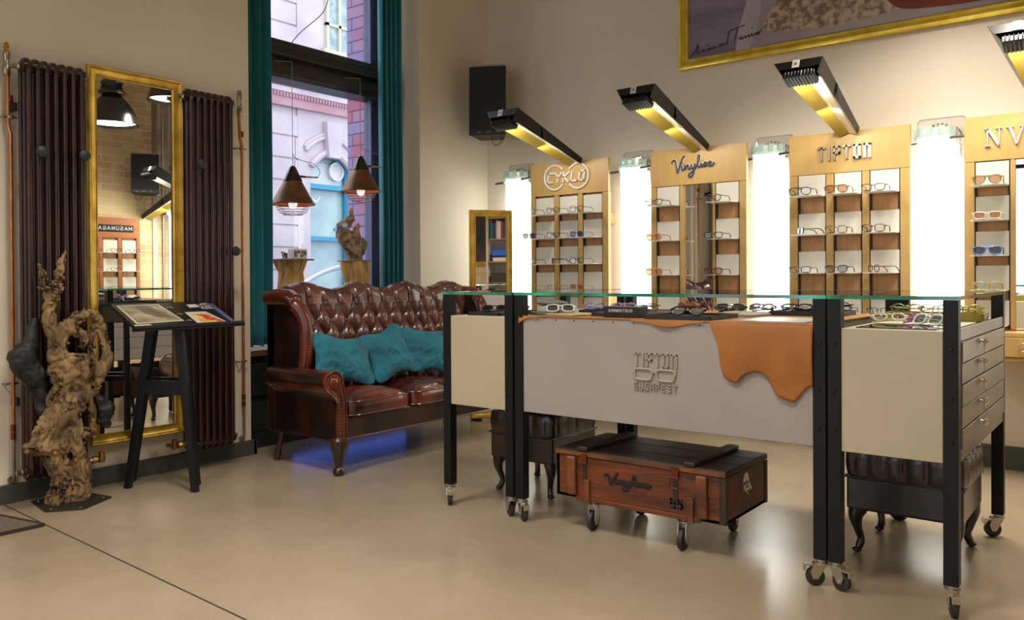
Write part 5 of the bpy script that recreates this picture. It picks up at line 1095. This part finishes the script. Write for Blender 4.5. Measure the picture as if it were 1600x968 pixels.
# ================================================================ LOUDSPEAKERS
spk = M('speaker_black', '0f0f0f', .55); spg = M('speaker_grille', '141414', .75, bump=.3, bsc=400)
def speaker(loc, rz, label, W=.30, H=.55, D=.22, tilt=-.04):
    t = thing('loudspeaker', label, 'speaker', loc, rz)
    def R(b): b.v = [tuple(Matrix.Rotation(tilt, 4, 'X') @ Vector(p)) for p in b.v]; return b
    b = B().prism([(-W/2, 0, -H/2), (W/2, 0, -H/2), (W/2-.05, D, -H/2), (-W/2+.05, D, -H/2)], (0, 0, H)); R(b).out('housing', spk, t, world=False, bevel=.008)
    R(B().box(-W/2+.012, W/2-.012, -.006, .0, -H/2+.05, H/2-.015)).out('grille', spg, t, world=False, bevel=.003)
    b = B()
    for x, w_ in ((-.08, .03), (-.01, .045), (.07, .03)): b.box(x, x+w_, -.003, .001, -H/2+.02, -H/2+.026)
    R(b).out('badge_strip', M('badge_grey', '77736c', .5), t, world=False)
    b = B().box(-W/2+.02, W/2-.02, .02, D-.02, H/2, H/2+.006).box(-.02, .02, D-.03, D+.16, H/2-.02, H/2+.006).box(-W/2+.02, W/2-.02, .03, .045, H/2, H/2+.02); R(b).out('bracket', M('bracket_beige', 'a89c88', .6), t, world=False)
    b = B().tube(crom([(.04, .03, -H/2), (.035, .03, -H/2-.04), (.06, .03, -H/2-.08), (.10, .04, -H/2-.06), (.11, .08, -H/2-.0)], 6), .003, 6); R(b).out('cable', M('black_cable', '151515', .6), t, world=False)
    return t
speaker((-4.16, 5.03, 2.50), .50, 'black loudspeaker mounted high in the corner of the back wall')
speaker((.38, 4.90, 2.32), -1.0, 'black loudspeaker on the brick wall, seen in the tall mirror', W=.30, H=.46)
# ================================================================ CORNER MIRROR
mc = Vector((-4.01, 4.885, 0)); nn = Vector((.795, -.607, 0)).normalized(); pd = Vector((.607, .795, 0)).normalized()
t = thing('framed_mirror', 'slim gold framed mirror standing in the corner beyond the sofa', 'mirror', (mc.x, mc.y, 0)); HW = .168; MZ0, MZ1 = .02, 1.615
def cs3(c, i, h): 
    s_ = (-HW+i) if c in (0, 3) else (HW-i); z = (MZ0+i) if c in (0, 1) else (MZ1-i); v = mc+pd*s_+nn*h; return (v.x, v.y, z)
b = B(); frame_prof(b, cs3, [(0, -.025), (0, .0), (.006, .006), (.02, .004), (.036, -.004), (.040, .002), (.046, .001), (.050, -.008)]); b.f = [f[::-1] for f in b.f]; b.out('frame', gold, t, ang=25)
B().ob(tuple(mc-nn*.008+Vector((0, 0, (MZ0+MZ1)/2))), pd*(HW-.04), Vector((0, 0, (MZ1-MZ0)/2-.04)), nn*.002).out('mirror_glass', silv, t)
B().ob(tuple(mc-nn*.03+Vector((0, 0, (MZ0+MZ1)/2))), pd*(HW-.006), Vector((0, 0, (MZ1-MZ0)/2-.006)), nn*.006).out('back_panel', M('mirror_back', '3c2f22', .7), t)
for s_ in (-1, 1): B().box(*sorted((mc.x+pd.x*s_*.1-.08, mc.x+pd.x*s_*.1+.02)), mc.y+pd.y*s_*.1-.01, mc.y+pd.y*s_*.1+.01, 0, .018).out('foot', iron, t)
# bookshelf and picture on the brick wall, which that mirror shows
t = thing('bookshelf', 'white sided bookshelf with oak shelves seen in the corner mirror', 'bookshelf', (XR-.13, 3.1, 0))
B().box(XR-.012, XR, 2.80, 3.42, .3, 2.3).box(XR-.25, XR-.012, 2.785, 2.80, .3, 2.3).box(XR-.25, XR-.012, 3.42, 3.435, .3, 2.3).out('side_panels', M('shelf_white', 'b9b4ac', .6), t)
for z in (.55, 1.03, 1.32, 1.63, 1.92, 2.25): B().box(XR-.25, XR-.012, 2.80, 3.42, z-.018, z).out('shelf', M('shelf_oak', 'a5713f', .5), t)
rnd = random.Random(12); y = 2.83; k = 0
cols = [('teal', '1d6f7a'), ('navy', '25355c'), ('purple', '5a3c7a'), ('cream', 'c8bca4'), ('white', 'd0ccc4'), ('red', '9c2f2a'), ('dark grey', '3a3a3c'), ('blue', '2f5c94')]
for k, (cn, ch) in enumerate(cols):
    w_ = .022+rnd.random()*.018; h_ = .20+.06*rnd.random(); t = thing('book', '%s book standing on the bookshelf that the corner mirror shows' % cn, 'book', (XR-.15, y+w_/2, 1.63), 0, 'books on the bookshelf')
    B().box(XR-.22, XR-.06, y, y+w_, 1.63, 1.63+h_).out('cover', M('book_'+cn.replace(' ', '_'), ch, .6), t, bevel=.002); B().box(XR-.216, XR-.064, y+.003, y+w_-.003, 1.63+h_, 1.63+h_+.001).out('pages', M('book_pages', 'd8d0bc', .8), t); y += w_+.002
for nm, col, y0, y1, z0, z1, lb in (('storage_box', '1c5fc0', 2.86, 3.06, 1.40, 1.48, 'bright blue box on top of the dark one on the bookshelf'), ('storage_box', '2d2a28', 2.865, 3.055, 1.37, 1.40, 'flat dark box between the blue and the white one on the bookshelf'), ('storage_box', 'c8c4ba', 2.87, 3.05, 1.32, 1.37, 'white box under the dark one on the bookshelf'), ('storage_box', '33261e', 2.84, 3.10, 1.03, 1.16, 'dark brown box on the lower shelf of the bookshelf')):
    t = thing(nm, lb, 'box', (XR-.14, (y0+y1)/2, z0)); B().box(XR-.23, XR-.05, y0, y1, z0, z1-.012).out('base', M('box_'+col, col, .5), t, bevel=.003); B().box(XR-.233, XR-.047, y0-.003, y1+.003, z1-.012, z1).out('lid', M('box_'+col, col, .5), t, bevel=.002)
t = thing('framed_picture', 'dark picture in a gold frame beside the bookshelf, seen in the corner mirror', 'picture', (XR-.03, 2.45, 1.27))
def cs4(c, i, h): return (XR-h, (2.18+i) if c in (0, 3) else (2.72-i), (1.27+i) if c in (0, 1) else (2.2-i))
b = B(); frame_prof(b, cs4, [(0, 0), (0, .03), (.01, .034), (.03, .02), (.05, .018), (.055, .008)]); b.out('frame', gold, t, ang=25); B().box(XR-.012, XR-.006, 2.22, 2.68, 1.31, 2.16).out('image', M('dark_image', '171513', .5, col2='4a3c2c', sc=4), t)
# unseen blue emitter, added behind the sofa to put a glow on the floor
t = thing('light_strip', 'blue light strip low behind the sofa, seen only as a glow on the floor', 'light strip', (XL-.10, 3.8, .12)); B().box(XL-.098, XL-.09, 3.45, 4.5, .135, .160).out('diffuser', M('blue_glow', (.10, .22, 1), emit=3.2), t); B().box(XL-.10, XL-.098, 3.43, 4.52, .125, .170).out('housing', iron, t)
# ================================================================ THINGS ON THE TABLES
def tray(x, y, z, w_, d_, h_, rz, mt, label, name='display_tray', cat='tray', grp=None):
    t = thing(name, label, cat, (x, y, z), rz, grp)
    B().box(-w_/2, w_/2, -d_/2, d_/2, 0, h_*.45).out('base', mt, t, world=False, bevel=.001)
    b = B(); e = .006
    b.box(-w_/2, w_/2, -d_/2, -d_/2+e, h_*.4, h_).box(-w_/2, w_/2, d_/2-e, d_/2, h_*.4, h_).box(-w_/2, -w_/2+e, -d_/2, d_/2, h_*.4, h_).box(w_/2-e, w_/2, -d_/2, d_/2, h_*.4, h_); b.out('rim', mt, t, world=False)
    return t
trk = M('tray_black', '1a1817', .5); trg = M('tray_felt', '6a6560', .9); try_ = M('tray_mustard', '8f7d22', .5); Z1, Z2 = .9175, .9275
tray(-2.53, 3.20, Z1, .20, .36, .016, 0, trk, 'black tray on the left cream cabinet holding dark sunglasses')
gt = 'eyewear lying on the display tables'
glasses('square', fblack, blk_l, (-2.545, 3.12, Z1+.008), .5, 'black sunglasses in front on the left table tray', gt, folded=True, pitch=-.95)
glasses('panto', fblack, blk_l, (-2.50, 3.26, Z1+.008), .9, 'black sunglasses at the back of the left table tray', gt, folded=True, pitch=-.95)
def slab(name, cat, x, y, z, w_, d_, h_, rz, mt, label, bev=.002):
    t = thing(name, label, cat, (x, y, z), rz); B().box(-w_/2, w_/2, -d_/2, d_/2, 0, h_).out('cover', mt, t, world=False, bevel=bev); return t
slab('book', 'book', -2.205, 3.13, Z2, .13, .20, .014, .1, M('book_grey_cover', '5f5a55', .5), 'grey book lying at the left end of the leather hide')
slab('case_box', 'box', -2.215, 3.14, Z2+.0142, .09, .12, .020, .1, M('box_pale', 'b4ac98', .6), 'pale box on the grey book at the left end of the hide')
t = thing('glasses_case', 'rounded grey glasses case on top of the pale box', 'case', (-2.21, 3.14, Z2+.0345), .3); B().ball((0, 0, .016), (.075, .036, .016), 24, 12).out('shell', M('case_grey', '6a6560', .5), t, world=False); B().tube([(.076*cos(2*pi*k/28), .037*sin(2*pi*k/28), .016) for k in range(28)], .0015, 6, closed=True).out('seam', trk, t, world=False)
slab('paper_stack', 'paper', -2.06, 3.10, Z2, .17, .20, .008, -.2, M('paper_straw', 'b8a47a', .8, col2='a08c62', sc=30), 'stack of straw coloured papers on the leather hide')
glasses('square', fwhite, smoke, (-2.11, 3.06, Z2+.0088), .6, 'white and black glasses lying on the straw papers', gt, folded=True, pitch=-.8, thick=.0026)
tray(-2.02, 3.38, Z2, .26, .24, .018, .15, trk, 'black tray with purple glasses near the left of the hide')
glasses('panto', fpurp, None, (-2.09, 3.30, Z2+.009), .1, 'purple panto glasses at the left of the purple glasses tray', gt, folded=True, pitch=-.95); glasses('round', fpurp, ('lilac', '9a86c8'), (-2.0, 3.42, Z2+.009), .2, 'purple glasses with lilac lenses at the back of the tray', gt, folded=True, pitch=-.95)
glasses('rect', M('acetate_rose', 'b06a7a', .3, coat=.4), None, (-1.95, 3.32, Z2+.009), .0, 'rose coloured glasses at the right of the purple glasses tray', gt, folded=True, pitch=-.95)
slab('flat_box', 'box', -1.90, 3.14, Z2, .12, .12, .016, .05, trk, 'flat black box just behind the lettered black box')
t = thing('lettered_box', 'black box lettered in white at the front of the hide', 'box', (-1.77, 3.055, Z2), 0); B().box(-.085, .085, -.04, .04, 0, .046).out('box', M('box_black', '15110f', .45), t, world=False, bevel=.002)
b = B(); letters(b, 'RAMMSTEIN', (-.060, -.040, .024), (1, 0, 0), (0, 0, 1), .010, .0095, .0045, .0026, .0008, (0, -1, 0)); b.out('lettering', M('letter_white', 'c9c6c0', .5), t, world=False)
tray(-1.80, 3.40, Z2, .26, .26, .016, 0, trg, 'grey felt tray behind the lettered box')
glasses('rect', fbrown, None, (-1.86, 3.38, Z2+.008), .2, 'brown rectangular glasses on the grey felt tray', gt, folded=True); glasses('round', famb, pink, (-1.70, 3.50, Z2+.008), -.2, 'amber round glasses at the right of the grey felt tray', gt, folded=True)
tray(-1.50, 3.12, Z2, .29, .28, .017, .02, trk, 'wide black tray at the front middle of the hide')
glasses('aviator', fblack, ('cleargrey', 'b8b4a8'), (-1.52, 3.12, Z2+.008), .2, 'large black glasses lying on the wide black tray', gt, folded=True, pitch=-.7, thick=.0028)
slab('notebook', 'notebook', -1.42, 3.46, Z2, .20, .24, .010, -.1, M('notebook_grey', '8d877e', .6), 'grey notebook under dark glasses in the middle of the hide')
glasses('square', fblack, dgrey, (-1.46, 3.42, Z2+.0105), .3, 'dark sunglasses on the grey notebook, left', gt, folded=True, pitch=-.95, thick=.0026); glasses('panto', fbrown, smoke, (-1.37, 3.52, Z2+.0105), -.2, 'brown panto sunglasses on the grey notebook, right', gt, folded=True, pitch=-.95, thick=.0026)
t = thing('pouch', 'small red leather pouch beside the grey notebook', 'pouch', (-1.50, 3.30, Z2), .2); B().ball((0, 0, .008), (.05, .025, .008), 20, 10).out('pouch', M('pouch_red', 'b0503c', .5), t, world=False)
slab('magazine', 'magazine', -1.12, 3.14, Z2, .26, .30, .005, .0, M('magazine_pages', 'b8b4ac', .35, col2='8a857c', sc=9), 'open glossy magazine on the hide beside the black post', .001)
tray(-1.18, 3.66, Z2, .30, .26, .020, .03, trk, 'black tray with black glasses, behind the paired posts')
glasses('rect', fblack, None, (-1.24, 3.62, Z2+.009), .1, 'black rectangular glasses on the tray behind the paired posts, left', gt, folded=True, pitch=-.95, thick=.0028); glasses('panto', fblack, None, (-1.09, 3.72, Z2+.009), -.3, 'black panto glasses on the tray behind the paired posts, right', gt, folded=True, thick=.002)
t = thing('glass_sheet', 'clear glass sheet lying on the drawer table at the front', 'glass sheet', (-.69, 3.12, Z1)); B().box(-.815, -.565, 2.99, 3.26, Z1, Z1+.004).out('pane', glassmat('sheet_glass', (.85, .9, .86), .15), t); b = B()
b.box(-.816, -.564, 2.989, 2.990, Z1, Z1+.0045).box(-.565, -.564, 2.989, 3.26, Z1, Z1+.0045); b.out('edge', M('sheet_edge', '3c4a3c', .2), t)
glasses('round', fclear, None, (-.755, 3.20, Z1+.0045), .3, 'clear framed round glasses on the glass sheet', gt, folded=True, pitch=-.95, thick=.0026); glasses('square', fmag, None, (-.70, 3.30, Z1), -.2, 'magenta glasses behind the clear ones on the drawer table', gt, folded=True, pitch=-.95, thick=.0024)
glasses('square', fwhite, ('palegreen', '9aa896'), (-.635, 3.17, Z1+.0045), -.6, 'white and silver glasses beside the front post of the drawer table', gt, folded=True, pitch=-.6, thick=.003)
tray(-.70, 3.70, Z1, .36, .20, .030, .06, try_, 'mustard yellow tray with glasses on the drawer table')
for i, (dx, nm, ff) in enumerate(((-.11, 'left', folive), (0, 'middle', fclear), (.11, 'right', fyel))): glasses('panto', ff, None, (-.70+dx, 3.70, Z1+.0175), .1*i, '%s glasses, %s of the mustard yellow tray' % (('olive', 'clear', 'yellow')[i], nm), gt, folded=True, pitch=-.3, thick=.0024)
glasses('round', fblue, None, (-4.705, 4.01, 1.435), radians(38), 'blue rimmed glasses hung on the driftwood piece in the window', None, thick=.002, pitch=.1, roll=-.5)
